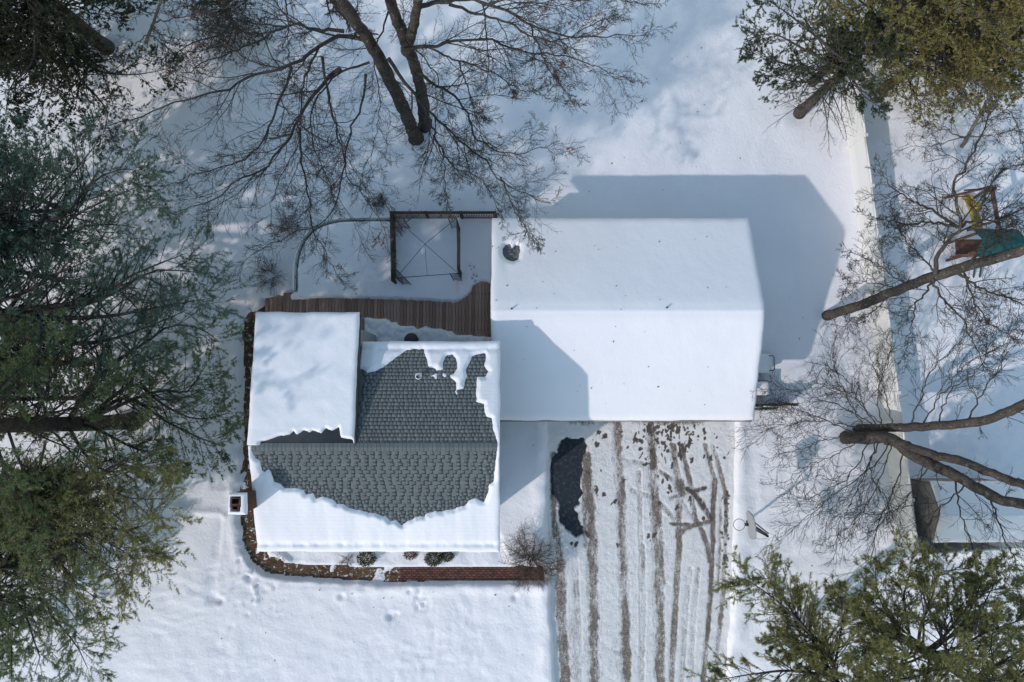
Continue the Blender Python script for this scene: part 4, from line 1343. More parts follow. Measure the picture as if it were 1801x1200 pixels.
ff = [[i * 8 + j, i * 8 + (j + 1) % 8, (i + 1) * 8 + (j + 1) % 8, (i + 1) * 8 + j] for i in range(9) for j in range(8)]
mesh_np('slide', [(vv, np.array(ff))], M['yellow'], play)
for x_ in (1717, 1728):
    mesh_np('ladder_leg', [bar(P(x_, 455, 1.3), P(x_ - 6, 495, 0.0), 0.06)], M['teal'], play, False)
# yellow play panel beside the swing beam
yp = P(1728, 356, 1.1)
mesh_np('swing_seat', [box(yp[0] - 0.22, yp[0] + 0.22, yp[1] - 0.14, yp[1] + 0.14, 0.62, 0.68)], M['yellow'], play, False)
for dx_ in (-0.2, 0.2):
    mesh_np('swing_chain', [bar((yp[0] + dx_, yp[1], 0.66), (b1[0] * 0.5 + b0[0] * 0.5 + dx_ * 0.1, yp[1], 2.25), 0.015)], M['galv'], play, False)

# ------------------------------------------------------------------ snowed-in things along the garage's east wall
def mound(name, x0, x1, y0, y1, z0, t, parent):
    return snow_sheet(name, x0, x1, y0, y1, 0.05, lambda X, Y: z0 + 0 * X, lambda X, Y: (t + 0.02 * fbm(X, Y, 0.4, 2)) * (0.25 + 0.75 * rnd_edge(X, Y, x0, x1, y0, y1, 0.14)), M['roof_snow'], parent=parent)


m0, m1 = P(1336, 624, 0.95), P(1356, 654, 0.95)
mow = empty('garden_machine', (m0[0], m0[1], 0), 'snow covered garden machine with a black U handle beside the garage', 'machine')
mesh_np('deck_body', [box(m0[0] - 0.35, m1[0], m1[1], m0[1], 0.25, 0.8)], M['black'], mow, False)
mound('snow_load', m0[0] - 0.4, m1[0] + 0.06, m1[1] - 0.06, m0[1] + 0.04, 0.8, 0.2, mow)
h0, h1 = P(1351, 626, 1.05), P(1362, 652, 1.05)
hp = np.array([(h0[0], h0[1], 0.85), (h0[0] + 0.08, h0[1], 1.02), (h1[0] - 0.05, h0[1], 1.05), (h1[0], h0[1] - 0.06, 1.05), (h1[0], h1[1] + 0.06, 1.05), (h1[0] - 0.05, h1[1], 1.05), (h0[0] + 0.08, h1[1], 1.02), (h0[0], h1[1], 0.85)])
mesh_np('handle', [tubes(hp, np.full(8, 0.022), 8)], M['black'], mow)
for y in (m0[1] - 0.05, m1[1] + 0.05):
    mesh_np('wheel', [tubes(np.array([[m1[0] - 0.2, y - 0.05, 0.3], [m1[0] - 0.2, y + 0.05, 0.3]]), np.array([0.16, 0.16]), 14)], M['black_rubber'], mow)
m0, m1 = P(1334, 670, 0.9), P(1352, 696, 0.9)
binn = empty('storage_bin', (m0[0], m0[1], 0), 'snow capped storage bin between the garden machine and the dark gate', 'bin')
mesh_np('bin_body', [box(m0[0] - 0.35, m1[0], m1[1], m0[1], 0.05, 0.78)], M['black'], binn, False)
mesh_np('lid', [box(m0[0] - 0.37, m1[0] + 0.02, m1[1] - 0.02, m0[1] + 0.02, 0.782, 0.82)], M['black'], binn, False)
mound('snow_load', m0[0] - 0.37, m1[0] + 0.03, m1[1] + 0.0, m0[1] - 0.02, 0.82, 0.2, binn)
# dark wooden gate panel jutting out from the garage corner
ga, gb = P(1326, 714, 1.35), P(1400, 712, 1.35)
gate = empty('wooden_gate', (ga[0], ga[1], 0), 'dark wooden fence panel with green garland at the garage corner', 'gate')
for i, t_ in enumerate((0.15, 0.62, 0.99)):
    p = ga + (gb - ga) * t_
    mesh_np('post', [box(p[0] - 0.06, p[0] + 0.06, p[1] - 0.06, p[1] + 0.06, 0, 1.45)], M['wood_dark'], gate, False)
for i in range(11):
    t_ = (i + 0.5) / 11
    p = ga + (gb - ga) * t_
    mesh_np('plank', [box(p[0] - 0.075, p[0] + 0.075, p[1] - 0.015, p[1] + 0.015, 0.1, 1.32 + (0.03 if i % 2 else 0))], M['wood_dark'], gate, False)
mesh_np('rail', [bar(ga + [0, 0.035, -0.15], gb + [0, 0.035, -0.15], 0.04, 0.09)], M['wood_dark'], gate, False)
gl_v, gl_f, kk = [], [], 0
r3 = np.random.default_rng(8)
for i in range(320):
    p = ga + (gb - ga) * r3.uniform(0.0, 0.55) + [0, -0.10 - abs(r3.normal(0, 0.05)), -0.12 + r3.normal(0, 0.08)]
    a3 = r3.normal(size=3); a3 /= np.linalg.norm(a3)
    b3 = np.cross(a3, r3.normal(size=3)); b3 /= np.linalg.norm(b3)
    gl_v += [p - b3 * 0.015, p + b3 * 0.015, p + a3 * 0.13]
    gl_f.append([kk, kk + 1, kk + 2]); kk += 3
mesh_np('garland', [(np.array(gl_v), np.array(gl_f))], M['garland'], gate, False, kind='stuff')

# bark bits and dead leaves blown over the snow
rl = np.random.default_rng(123)
lv_, lf_ = [], []
for i in range(420):
    a, b = rl.uniform(150, 1560), rl.uniform(20, 1190)
    if i < 170: a, b = rl.normal(700, 230), rl.normal(300, 160)
    p = P(a, b, 0.25)
    if wx0 - 0.5 < p[0] < wx1 + 0.6 and wyS < p[1] < wyN + 0.5: p = Pf(a, b, zg); p[2] += 0.23
    elif hx0 - 0.5 < p[0] < 0.5 and hyS < p[1] < ayN + 3: continue
    else: p[2] = snow_at(p[0], p[1]) + 0.015
    r_ = rl.uniform(0.012, 0.035) * (1.5 if rl.random() < 0.12 else 1)
    an_ = rl.uniform(0, 6.28)
    k_ = len(lv_)
    for j in range(4):
        rr_ = r_ * (1.3 if j % 2 else 0.7)
        lv_.append(p + [rr_ * math.cos(an_ + j * 1.571), rr_ * math.sin(an_ + j * 1.571), rl.uniform(0, 0.015)])
    lf_.append([k_, k_ + 1, k_ + 2, k_ + 3])
mesh_np('leaf_litter', [(np.array(lv_), np.array(lf_))], M['wood_dark'], smooth_shade=False, label='scattered dark bark bits and dead leaves lying on the snow', cat='leaf litter', kind='stuff')

# ------------------------------------------------------------------ trees: growth
def lerp_at(par, t):
    """par (N,P,3), t (N,k) in 0..1 -> points and tangents (N,k,3)"""
    Pn = par.shape[1]
    f = np.clip(t * (Pn - 1), 0, Pn - 1.001)
    i = f.astype(int)
    w = (f - i)[..., None]
    n = np.arange(par.shape[0])[:, None]
    a, b = par[n, i], par[n, i + 1]
    tg = b - a
    tg = tg / (np.linalg.norm(tg, axis=-1, keepdims=True) + 1e-9)
    return a * (1 - w) + b * w, tg, i, w[..., 0]


def grow(rng, par, rad, k, t0, t1, lf, ang, npts, bend=0.12, up=0.0, flat=1.0, rs=0.55, rmin=0.006, lrand=0.45, tip=0.35, taper_len=0.6, tipshare=0.0, droop=0.0, maxlen=9.0):
    N = par.shape[0]
    t = t0 + (t1 - t0) * (np.arange(k)[None, :] + rng.random((N, k))) / k
    if tipshare: t = np.where(rng.random((N, k)) < tipshare, 0.9 + 0.1 * rng.random((N, k)), t)
    p, tg, i, w = lerp_at(par, t)
    n = np.arange(N)[:, None]
    pr = rad[n, i] * (1 - w) + rad[n, np.minimum(i + 1, rad.shape[1] - 1)] * w
    L = np.linalg.norm(np.diff(par, axis=1), axis=2).sum(1)[:, None] * lf * (1 - taper_len * t) * rng.uniform(1 - lrand, 1 + lrand, (N, k))
    L = np.minimum(L, maxlen)
    v = rng.normal(size=(N, k, 3))
    v[..., 2] *= flat
    v -= (v * tg).sum(-1, keepdims=True) * tg
    v /= np.linalg.norm(v, axis=-1, keepdims=True) + 1e-9
    a = np.radians(rng.normal(ang, ang * 0.22, (N, k)))[..., None]
    d = np.cos(a) * tg + np.sin(a) * v
    p, d, L = p.reshape(-1, 3), d.reshape(-1, 3), L.reshape(-1)
    d[:, 2] *= (flat if flat < 1 else 1)
    out = [p]
    st_ = (L / (npts - 1))[:, None]
    for s in range(npts - 1):
        d = d + rng.normal(size=d.shape) * bend * np.array([1, 1, flat])
        d[:, 2] += up - droop * s
        d /= np.linalg.norm(d, axis=1, keepdims=True)
        p = p + d * st_
        out.append(p)
    pts = np.stack(out, 1)
    r0 = np.maximum(pr.reshape(-1) * rs, rmin)
    rr_ = r0[:, None] * np.linspace(1, tip, npts)[None, :]
    return pts, np.maximum(rr_, rmin * 0.6)


def limb_pts(spec, z0, z1, n=26, wob=0.0, rng=None, zs=None):
    zz = np.linspace(0, 1, len(spec))
    pts = np.array([P(a, b, z0 + (z1 - z0) * q) for (a, b), q in zip(spec, zz)])
    c = catmull(pts, n)
    if wob and rng is not None:
        nz = rng.normal(size=(n, 3)) * wob
        nz[0] = nz[1] = 0
        c = c + nz
    return c


def bare_tree(name, label, base, trunks, limbs, seed, bark, twig, lv=((12, 0.34, 42), (7, 0.45, 45), (6, 0.5, 45)), group='bare trees', up=0.03, leaves=0, rmin=0.008, flat=0.8, limb_scale=1.0):
    """trunks: (pixel polyline, z list, r0, r1); limbs: (pixel polyline, z0, z1, r0, r1)"""
    rng = np.random.default_rng(seed)
    root = empty(name, base, label, 'tree', group)
    par, prd = [], []
    for spec, zs, r0, r1 in trunks:
        pts = catmull(np.array([P(a, b, z) for (a, b), z in zip(spec, zs)]), 60)
        rd = np.linspace(r0, r1, 60)
        rd[:5] *= 1 + 0.30 * np.linspace(1, 0, 5) ** 2
        rd = rd * (1 + 0.05 * np.convolve(rng.normal(size=60), [0.3, 0.5, 0.3], 'same'))
        pts[3:-1] += np.stack([np.convolve(rng.normal(size=56), [0.3, 0.5, 0.3], 'same') for _ in range(3)], -1) * r0 * 0.10
        tv, tf = tubes(pts, rd, 14)
        tv = tv + rng.normal(size=tv.shape) * r0 * 0.035
        mesh_np('trunk', [(tv, tf)], bark, root)
        pts, rd = pts[np.linspace(0, 59, 26).astype(int)], rd[np.linspace(0, 59, 26).astype(int)]
        par.append((pts, rd, 0.5))
    for spec, z0, z1, r0, r1 in limbs:
        pts = limb_pts(spec, z0, z1, 26, 0.035, rng)
        rd = (r0 + (r1 - r0) * np.linspace(0, 1, 26) ** 0.6) * limb_scale
        mesh_np('limb', [tubes(pts, rd, 7)], bark, root)
        par.append((pts, rd, 1.0))
    A = np.array([q[0] for q in par]); R = np.array([q[1] for q in par])
    isl = np.array([q[2] for q in par])
    nt = len(trunks)
    ch = []
    A2, R2 = A[nt:], R[nt:]
    lv1, lv2, lv3 = lv
    b1, r1_ = grow(rng, A2, R2, lv1[0], 0.12, 1.0, lv1[1], lv1[2], 9, 0.16, up, flat, 0.5, rmin * 1.4, tip=0.4, tipshare=0.02)
    if nt:
        tb, tr = grow(rng, A[:nt], R[:nt] * 0.25, 7, 0.4, 1.0, 0.22, 55, 9, 0.16, up, flat, 0.4, rmin * 1.4, tip=0.4)
        b1, r1_ = np.vstack([b1, tb]), np.vstack([r1_, tr])
    b2, r2_ = grow(rng, b1, r1_, lv2[0], 0.15, 1.0, lv2[1], lv2[2], 6, 0.18, up, flat, 0.6, rmin * 1.1, tip=0.45, tipshare=0.03)
    b2b, r2b = grow(rng, A2, R2, lv1[0], 0.3, 1.0, lv1[1] * 0.45, lv2[2], 6, 0.18, up, flat, 0.3, rmin * 1.1, tip=0.45)
    b2, r2_ = np.vstack([b2, b2b]), np.vstack([r2_, r2b])
    b3, r3_ = grow(rng, b2, r2_, lv3[0], 0.2, 1.0, lv3[1], lv3[2], 2, 0.2, up, flat, 0.7, rmin, tip=0.5, tipshare=0.05)
    mesh_np('branches', [tubes(b1, r1_, 4), tubes(b2[:, ::1], r2_, 3)], bark if bark is not None else twig, root, kind='stuff')
    mesh_np('twigs', [tubes(b3, r3_, 3)], twig, root, kind='stuff')
    for i in range(leaves):
        p = b3[rng.integers(len(b3)), -1]
        vv, ff = [], []
        for j in range(int(rng.integers(4, 9))):
            a3 = rng.normal(size=3); a3 /= np.linalg.norm(a3)
            b_ = np.cross(a3, rng.normal(size=3)); b_ /= np.linalg.norm(b_)
            o_ = p + rng.normal(size=3) * 0.03
            k_ = len(vv)
            vv += [o_, o_ + a3 * 0.06 + b_ * 0.04, o_ + a3 * 0.13, o_ + a3 * 0.06 - b_ * 0.04]
            ff.append([k_, k_ + 1, k_ + 2, k_ + 3])
        mesh_np('dead_leaf', [(np.array(vv), np.array(ff))], M['leaf_dead'], root, False)
    return root


def needles(rng, pos, dirn, n, L, w, spread, droop=0.0):
    Mx = len(pos)
    d = np.repeat(dirn, n, 0)
    p = np.repeat(pos, n, 0)
    v = rng.normal(size=d.shape)
    v -= (v * d).sum(1, keepdims=True) * d
    v /= np.linalg.norm(v, axis=1, keepdims=True) + 1e-9
    a = np.radians(rng.uniform(spread * 0.25, spread, len(d)))[:, None]
    nd = np.cos(a) * d + np.sin(a) * v
    nd[:, 2] -= droop
    s = np.cross(nd, rng.normal(size=d.shape))
    s /= np.linalg.norm(s, axis=1, keepdims=True) + 1e-9
    l = (L * rng.uniform(0.7, 1.25, len(d)))[:, None]
    ww = np.broadcast_to(np.asarray(w, float), (Mx,))
    ww = np.repeat(ww, n)[:, None]
    V = np.stack([p - s * ww, p + s * ww, p + nd * l], 1).reshape(-1, 3)
    Fc = np.arange(len(V)).reshape(-1, 3)
    t = np.repeat(np.clip(rng.beta(2, 2.4, Mx), 0, 1), n)
    t = np.clip(t + rng.normal(0, 0.12, len(t)), 0, 1)
    return V, Fc, np.repeat(t, 3)


def thin_out(rng, pos, margin, keep_out):
    x, y = proj(pos)
    vis = (x > -margin) & (x < 1801 + margin) & (y > -margin) & (y < 1200 + margin)
    return vis, vis | (rng.random(len(pos)) < keep_out)


def conifer(name, label, base, height, mat, bark, seed, cat='tree', r_trunk=0.28, z_low=3.0, spread=4.2, traced=(), whorl=0.75, per=5, top_r=0.05,
            sub=(13, 0.36, 55), sub2=(5, 0.42, 40), nd=(13, 0.17, 0.010, 50), droop=0.02, lean=(0, 0), flat=0.35, group='evergreen trees', shape=0.85, dead=0, tufts=5, upb=0.02, dens_out=0.32, budget=95000):
    rng = np.random.default_rng(seed)
    base = np.asarray(base, float)
    root = empty(name, (base[0], base[1], 0), label, cat, group)
    zt = np.linspace(0, height, 22)
    tp = np.stack([base[0] + lean[0] * (zt / height) + 0.03 * rng.normal(size=22).cumsum() * 0.3, base[1] + lean[1] * (zt / height) + 0.03 * rng.normal(size=22).cumsum() * 0.3, zt], -1)
    tr = r_trunk + (top_r - r_trunk) * (zt / height) ** 0.9
    tr[0] *= 1.3
    mesh_np('trunk', [tubes(tp, tr, 12)], bark, root)
    axis = lambda z: np.array([np.interp(z, zt, tp[:, 0]), np.interp(z, zt, tp[:, 1]), z])
    br, brr = [], []
    z = z_low
    while z < height - 0.4:
        fr = (z - z_low) / (height - z_low)
        Lb = spread * (1 - fr) ** shape * (0.55 + 0.45 * min(1, (fr + 0.12) / 0.25)) + 0.35
        for j in range(per):
            a = rng.uniform(0, 2 * math.pi)
            L_ = Lb * rng.uniform(0.65, 1.15)
            d = np.array([math.cos(a), math.sin(a), rng.uniform(-0.05, 0.35) + 0.4 * fr])
            d /= np.linalg.norm(d)
            c = axis(z + rng.uniform(-0.25, 0.25))
            s_ = np.linspace(0, 1, 14)[:, None]
            pts = c + d * L_ * s_ + np.array([0, 0, -1.0]) * droop * L_ * s_ ** 2 * 4 + np.array([0, 0, 1.0]) * upb * L_ * s_ ** 3 * 6
            pts[2:] += rng.normal(size=(12, 3)) * 0.03
            br.append(pts); brr.append(np.linspace(0.02 + 0.012 * L_, 0.008, 14))
        z += whorl * rng.uniform(0.7, 1.3)
    for spec, z0, z1 in traced:
        c = axis(max(z0 - 0.6, 0.5))
        pts = np.array([P(a, b, z0 + (z1 - z0) * q) for (a, b), q in zip(spec, np.linspace(0, 1, len(spec)))])
        pts = catmull(np.vstack([c, pts]), 14)
        L_ = np.linalg.norm(pts[-1] - pts[0])
        rd = np.linspace(0.025 + 0.012 * L_, 0.010, 14)
        mesh_np('bough', [tubes(pts, rd, 6)], bark, root)
        br += [pts] * 3; brr += [rd] * 3
    A, R = np.array(br), np.array(brr)
    nn = len(A) - 3 * len(traced)
    b1, r1 = grow(rng, A, R, sub[0], 0.22, 1.0, sub[1], sub[2], 7, 0.10, 0.02, flat, 0.45, 0.005, tipshare=0.10, maxlen=1.7)
    b2, r2 = grow(rng, b1, r1, sub2[0], 0.2, 1.0, sub2[1], sub2[2], 4, 0.10, 0.03, flat + 0.25, 0.6, 0.005, tipshare=0.2)
    # outside the picture: fewer twigs, their needles widened to keep up the shade
    vis, kp = thin_out(rng, b2[:, -1], 260, dens_out)
    fat = np.where(vis, 1.0, 3.6)[kp]
    b2, r2 = b2[kp], r2[kp]
    vis1, kp1 = thin_out(rng, b1[:, -1], 260, 0.3)
    visA, kpA = thin_out(rng, A[:nn, -1], 300, 0.35)
    wood = [tubes(A[:nn][kpA][:, ::2], R[:nn][kpA][:, ::2] * 0.8, 4), tubes(b1[kp1][:, ::3], r1[kp1][:, ::3], 3)]
    mesh_np('branches', wood, bark, root, kind='stuff')
    tps, tds, tf = [], [], []
    for t in np.linspace(0.12, 1.0, tufts):
        q, tg, _, _ = lerp_at(b2, np.full((len(b2), 1), t))
        tps.append(q[:, 0]); tds.append(tg[:, 0]); tf.append(fat)
    q, tg, _, _ = lerp_at(b1[kp1], np.tile(np.linspace(0.25, 1.0, 10), (int(kp1.sum()), 1)))
    tps.append(q.reshape(-1, 3)); tds.append(tg.reshape(-1, 3)); tf.append(np.ones(q.shape[0] * 10))
    pos, dr_, ft = np.concatenate(tps), np.concatenate(tds), np.concatenate(tf)
    dr_ = dr_ + np.array([0, 0, 0.25]); dr_ /= np.linalg.norm(dr_, axis=1, keepdims=True)
    qx, qy = proj(pos)
    inn = (qx > -150) & (qx < 1950) & (qy > -150) & (qy < 1350)
    sel = []
    for grp, lim in ((np.where(inn)[0], int(budget * 0.86 / nd[0])), (np.where(~inn)[0], int(budget * 0.14 / nd[0]))):
        if len(grp) > lim:
            ft[grp] *= min((len(grp) / lim) ** 0.5, 1.45 if len(grp) and inn[grp[0]] else 2.2)
            grp = rng.permutation(grp)[:lim]
        sel.append(grp)
    sel = np.concatenate(sel)
    pos, dr_, ft = pos[sel], dr_[sel], ft[sel]
    V, Fc, tint = needles(rng, pos, dr_, nd[0], nd[1], nd[2] * ft, nd[3])
    mesh_np('crown', [(V, Fc)], mat, root, False, attrs={'tint': tint}, kind='stuff')
    if dead:
        c = np.array([axis(zz) for zz in rng.uniform(z_low * 0.4, z_low * 1.1, dead)])
        a = rng.uniform(0, 2 * math.pi, dead)
        dd_ = np.stack([np.cos(a), np.sin(a), rng.uniform(-0.3, 0.1, dead)], -1)
        s_ = np.linspace(0, 1, 12)[None, :, None]
        L_ = rng.uniform(1.2, 2.9, dead)[:, None, None]
        pts = c[:, None] + dd_[:, None] * L_ * s_ - np.array([0, 0, 0.7]) * s_ ** 2
        rd = np.tile(np.linspace(0.028, 0.008, 12), (dead, 1))
        g1, q1 = grow(rng, pts, rd, 8, 0.25, 1, 0.35, 45, 5, 0.12, -0.02, 0.6, 0.5, 0.006)
        g2, q2 = grow(rng, g1, q1, 4, 0.25, 1, 0.4, 40, 4, 0.15, -0.01, 0.6, 0.6, 0.005)
        mesh_np('dead_branches', [tubes(pts, rd, 5), tubes(g1, q1, 3), tubes(g2, q2, 3)], M['twig'], root, kind='stuff')
    return root


def shrub(name, label, px, py, r, h, n, seed, mat, sub=5, group=None, z=0.0, droop=0.0, rad=0.012, cat='shrub', arch=0.0):
    rng = np.random.default_rng(seed)
    b = P(px, py, z)
    root = empty(name, b, label, cat, group)
    a = rng.uniform(0, 2 * math.pi, n)
    a = (np.arange(n) + rng.uniform(-0.4, 0.4, n)) * 2.39996
    el = 0.15 + 0.85 * np.sqrt(rng.random(n))
    d = np.stack([np.cos(a) * el, np.sin(a) * el, np.full(n, 1.0)], -1)
    s_ = np.linspace(0, 1, 10)[None, :, None]
    ends = np.stack([np.cos(a) * r * el, np.sin(a) * r * el, h * (1.15 - 0.5 * el)], -1) * rng.uniform(0.7, 1.15, (n, 1))
    pts = b + ends[:, None] * s_ + np.array([0, 0, 1.0]) * (4 * arch * s_ * (1 - s_)) - np.array([0, 0, droop]) * s_ ** 3
    pts[:, 1:] += rng.normal(size=(n, 9, 3)) * 0.025
    rd = np.tile(np.linspace(rad, rad * 0.4, 10), (n, 1))
    g1, q1 = grow(rng, pts, rd, sub, 0.3, 1, 0.4, 38, 5, 0.14, 0.02, 1, 0.6, rad * 0.45)
    g2, q2 = grow(rng, g1, q1, 4, 0.3, 1, 0.45, 38, 3, 0.15, 0.02, 1, 0.7, rad * 0.4)
    mesh_np('stems', [tubes(pts, rd, 5)], mat, root, kind='stuff')
    mesh_np('twigs', [tubes(g1, q1, 3), tubes(g2, q2, 3)], mat, root, kind='stuff')
    return root


# ------------------------------------------------------------------ the great bare maple behind the deck
maple_limbs = [
    ([(650, 72), (600, 63), (560, 83), (513, 117), (450, 130), (393, 160), (350, 170), (283, 190), (240, 207), (192, 222)], 8.0, 9.0, 0.13, 0.02),
    ([(600, 120), (573, 140), (535, 195), (510, 237), (465, 295), (420, 315), (378, 350), (330, 362), (292, 376)], 7.6, 7.4, 0.12, 0.015),
    ([(513, 118), (500, 157), (480, 200), (470, 233), (437, 277), (377, 297), (317, 320), (277, 327)], 8.4, 7.8, 0.08, 0.014),
    ([(527, 225), (530, 283), (540, 333), (547, 382), (558, 420), (580, 460), (603, 497)], 7.6, 6.6, 0.07, 0.012),
    ([(567, 100), (573, 150), (587, 213), (602, 267), (613, 312), (643, 350), (678, 407)], 8.0, 6.6, 0.08, 0.012),
    ([(643, 130), (640, 165), (622, 225), (605, 280), (598, 330), (575, 385), (520, 410), (455, 440), (420, 470)], 7.4, 6.6, 0.07, 0.012),
    ([(683, 103), (717, 150), (747, 187), (767, 207), (807, 247), (853, 283), (883, 317), (933, 347), (972, 358)], 7.6, 6.8, 0.11, 0.014),
    ([(880, 312), (893, 340), (905, 370), (925, 400), (950, 430)], 7.0, 6.4, 0.05, 0.012),
    ([(735, 128), (787, 160), (817, 187), (830, 227), (850, 253), (893, 270), (933, 267), (985, 248)], 7.4, 7.4, 0.09, 0.013),
    ([(747, 193), (763, 233), (780, 283), (783, 313), (788, 367)], 7.2, 6.4, 0.07, 0.012),
    ([(763, 240), (800, 295), (840, 310), (860, 335), (880, 370)], 7.0, 6.4, 0.05, 0.012),
    ([(705, 87), (767, 80), (847, 68), (900, 87), (950, 93), (1000, 100), (1043, 117), (1097, 140)], 8.4, 8.6, 0.10, 0.014),
    ([(735, 12), (787, 3), (833, 0), (883, 17), (933, 43), (983, 63), (1050, 63), (1133, 63)], 10.5, 10.5, 0.12, 0.014),
    ([(790, 8), (850, 27), (900, 43), (933, 63), (980, 72), (1033, 47), (1075, 30)], 10.2, 10.6, 0.08, 0.014),
    ([(753, 83), (807, 107), (867, 127), (900, 150), (940, 165), (985, 175)], 8.2, 7.8, 0.06, 0.012),
    ([(807, 107), (827, 167), (845, 235), (850, 275)], 8.0, 7.2, 0.05, 0.012),
    ([(605, 55), (540, 48), (500, 47), (440, 80), (383, 103), (333, 123), (293, 127)], 8.8, 9.2, 0.10, 0.014),
    ([(507, -20), (506, 40), (509, 110), (520, 160)], 10.0, 8.6, 0.05, 0.014),
    ([(560, -30), (600, 20), (640, 60)], 10.5, 8.2, 0.12, 0.10),
    ([(560, 85), (530, 160), (525, 240), (500, 300), (480, 350), (475, 400)], 8.2, 7.0, 0.06, 0.012),
    ([(650, 110), (600, 128), (560, 170), (545, 230), (570, 300), (590, 360)], 7.6, 6.8, 0.07, 0.012),
    ([(933, 43), (960, 110), (985, 150), (1010, 180)], 10.2, 9.4, 0.05, 0.012),
    ([(850, 10), (930, -10), (1010, 0), (1080, -5), (1140, 10)], 11.0, 11.0, 0.06, 0.012),
    ([(700, 60), (760, 120), (790, 200), (800, 250)], 8.5, 7.0, 0.05, 0.012),
    ([(500, 47), (430, 40), (360, 20), (280, -10)], 9.0, 9.8, 0.05, 0.012),
    ([(683, 20), (660, 100), (668, 180), (660, 250), (640, 300)], 9.0, 6.8, 0.05, 0.012),
]
base = P(740, 232, 0)
bare_tree('maple_tree', 'great bare maple with twin dark trunks spreading over the back yard', base,
          [([(733, 246), (705, 180), (672, 115), (650, 72), (610, 15), (575, -60), (540, -150)], (0, 4.0, 7.0, 8.6, 10.5, 12.5, 14.5), 0.30, 0.14),
           ([(748, 224), (738, 150), (718, 85), (700, 40), (682, -15), (650, -110)], (0, 4.4, 7.6, 9.2, 11.0, 13.5), 0.28, 0.13),
           ([(716, 90), (727, 45), (736, -5), (750, -90)], (7.4, 9.4, 11.2, 14.0), 0.18, 0.11)],
          maple_limbs, 21, M['bark'], M['twig'], lv=((15, 0.34, 40), (9, 0.52, 42), (8, 0.55, 44)), leaves=26, rmin=0.0055, limb_scale=0.72, up=0.02)

# leaning bare tree on the right-hand fence
oak_limbs = [
    ([(1645, 482), (1652, 445), (1675, 415), (1690, 398), (1682, 350), (1681, 312), (1700, 293), (1722, 240), (1750, 187)], 5.2, 7.5, 0.10, 0.02),
    ([(1690, 400), (1720, 375), (1745, 320), (1775, 295), (1810, 290)], 5.8, 7.5, 0.07, 0.02),
    ([(1700, 405), (1740, 392), (1790, 372), (1830, 360)], 5.8, 7.0, 0.07, 0.02),
    ([(1685, 400), (1640, 370), (1600, 350), (1570, 330), (1548, 300)], 5.6, 5.6, 0.07, 0.012),
    ([(1680, 398), (1640, 390), (1600, 395), (1560, 388), (1525, 385)], 5.6, 5.4, 0.06, 0.012),
    ([(1683, 480), (1733, 510), (1787, 530), (1830, 545)], 5.4, 6.4, 0.07, 0.014),
    ([(1650, 485), (1615, 445), (1590, 420), (1570, 380)], 5.0, 5.2, 0.05, 0.012),
    ([(1640, 490), (1655, 520), (1690, 560), (1710, 600), (1730, 640)], 5.0, 5.0, 0.06, 0.012),
    ([(1600, 503), (1560, 478), (1525, 455), (1495, 440)], 4.0, 4.4, 0.04, 0.010),
    ([(1640, 495), (1610, 540), (1600, 590), (1590, 630)], 4.8, 4.6, 0.05, 0.010),
    ([(1570, 515), (1540, 545), (1500, 560), (1485, 575)], 3.4, 3.6, 0.03, 0.010),
    ([(1690, 470), (1720, 540), (1760, 580), (1800, 600)], 5.4, 5.8, 0.05, 0.012),
    ([(1580, 510), (1545, 500), (1500, 500), (1480, 520)], 3.4, 3.8, 0.03, 0.010),
    ([(1700, 470), (1730, 430), (1770, 400), (1805, 395)], 6.0, 7.0, 0.06, 0.012),
]
bare_tree('oak_tree', 'leaning bare tree whose trunk crosses the fence beside the play set', P(1450, 556, 0),
          [([(1449, 557), (1500, 541), (1560, 518), (1633, 490), (1700, 468), (1767, 450), (1830, 430), (1950, 390)], (0, 1.7, 3.3, 4.7, 5.8, 6.8, 7.8, 9.8), 0.215, 0.17)],
          oak_limbs, 33, M['bark_red'], M['twig'], lv=((13, 0.40, 42), (9, 0.52, 44), (8, 0.55, 46)), rmin=0.006, leaves=5)

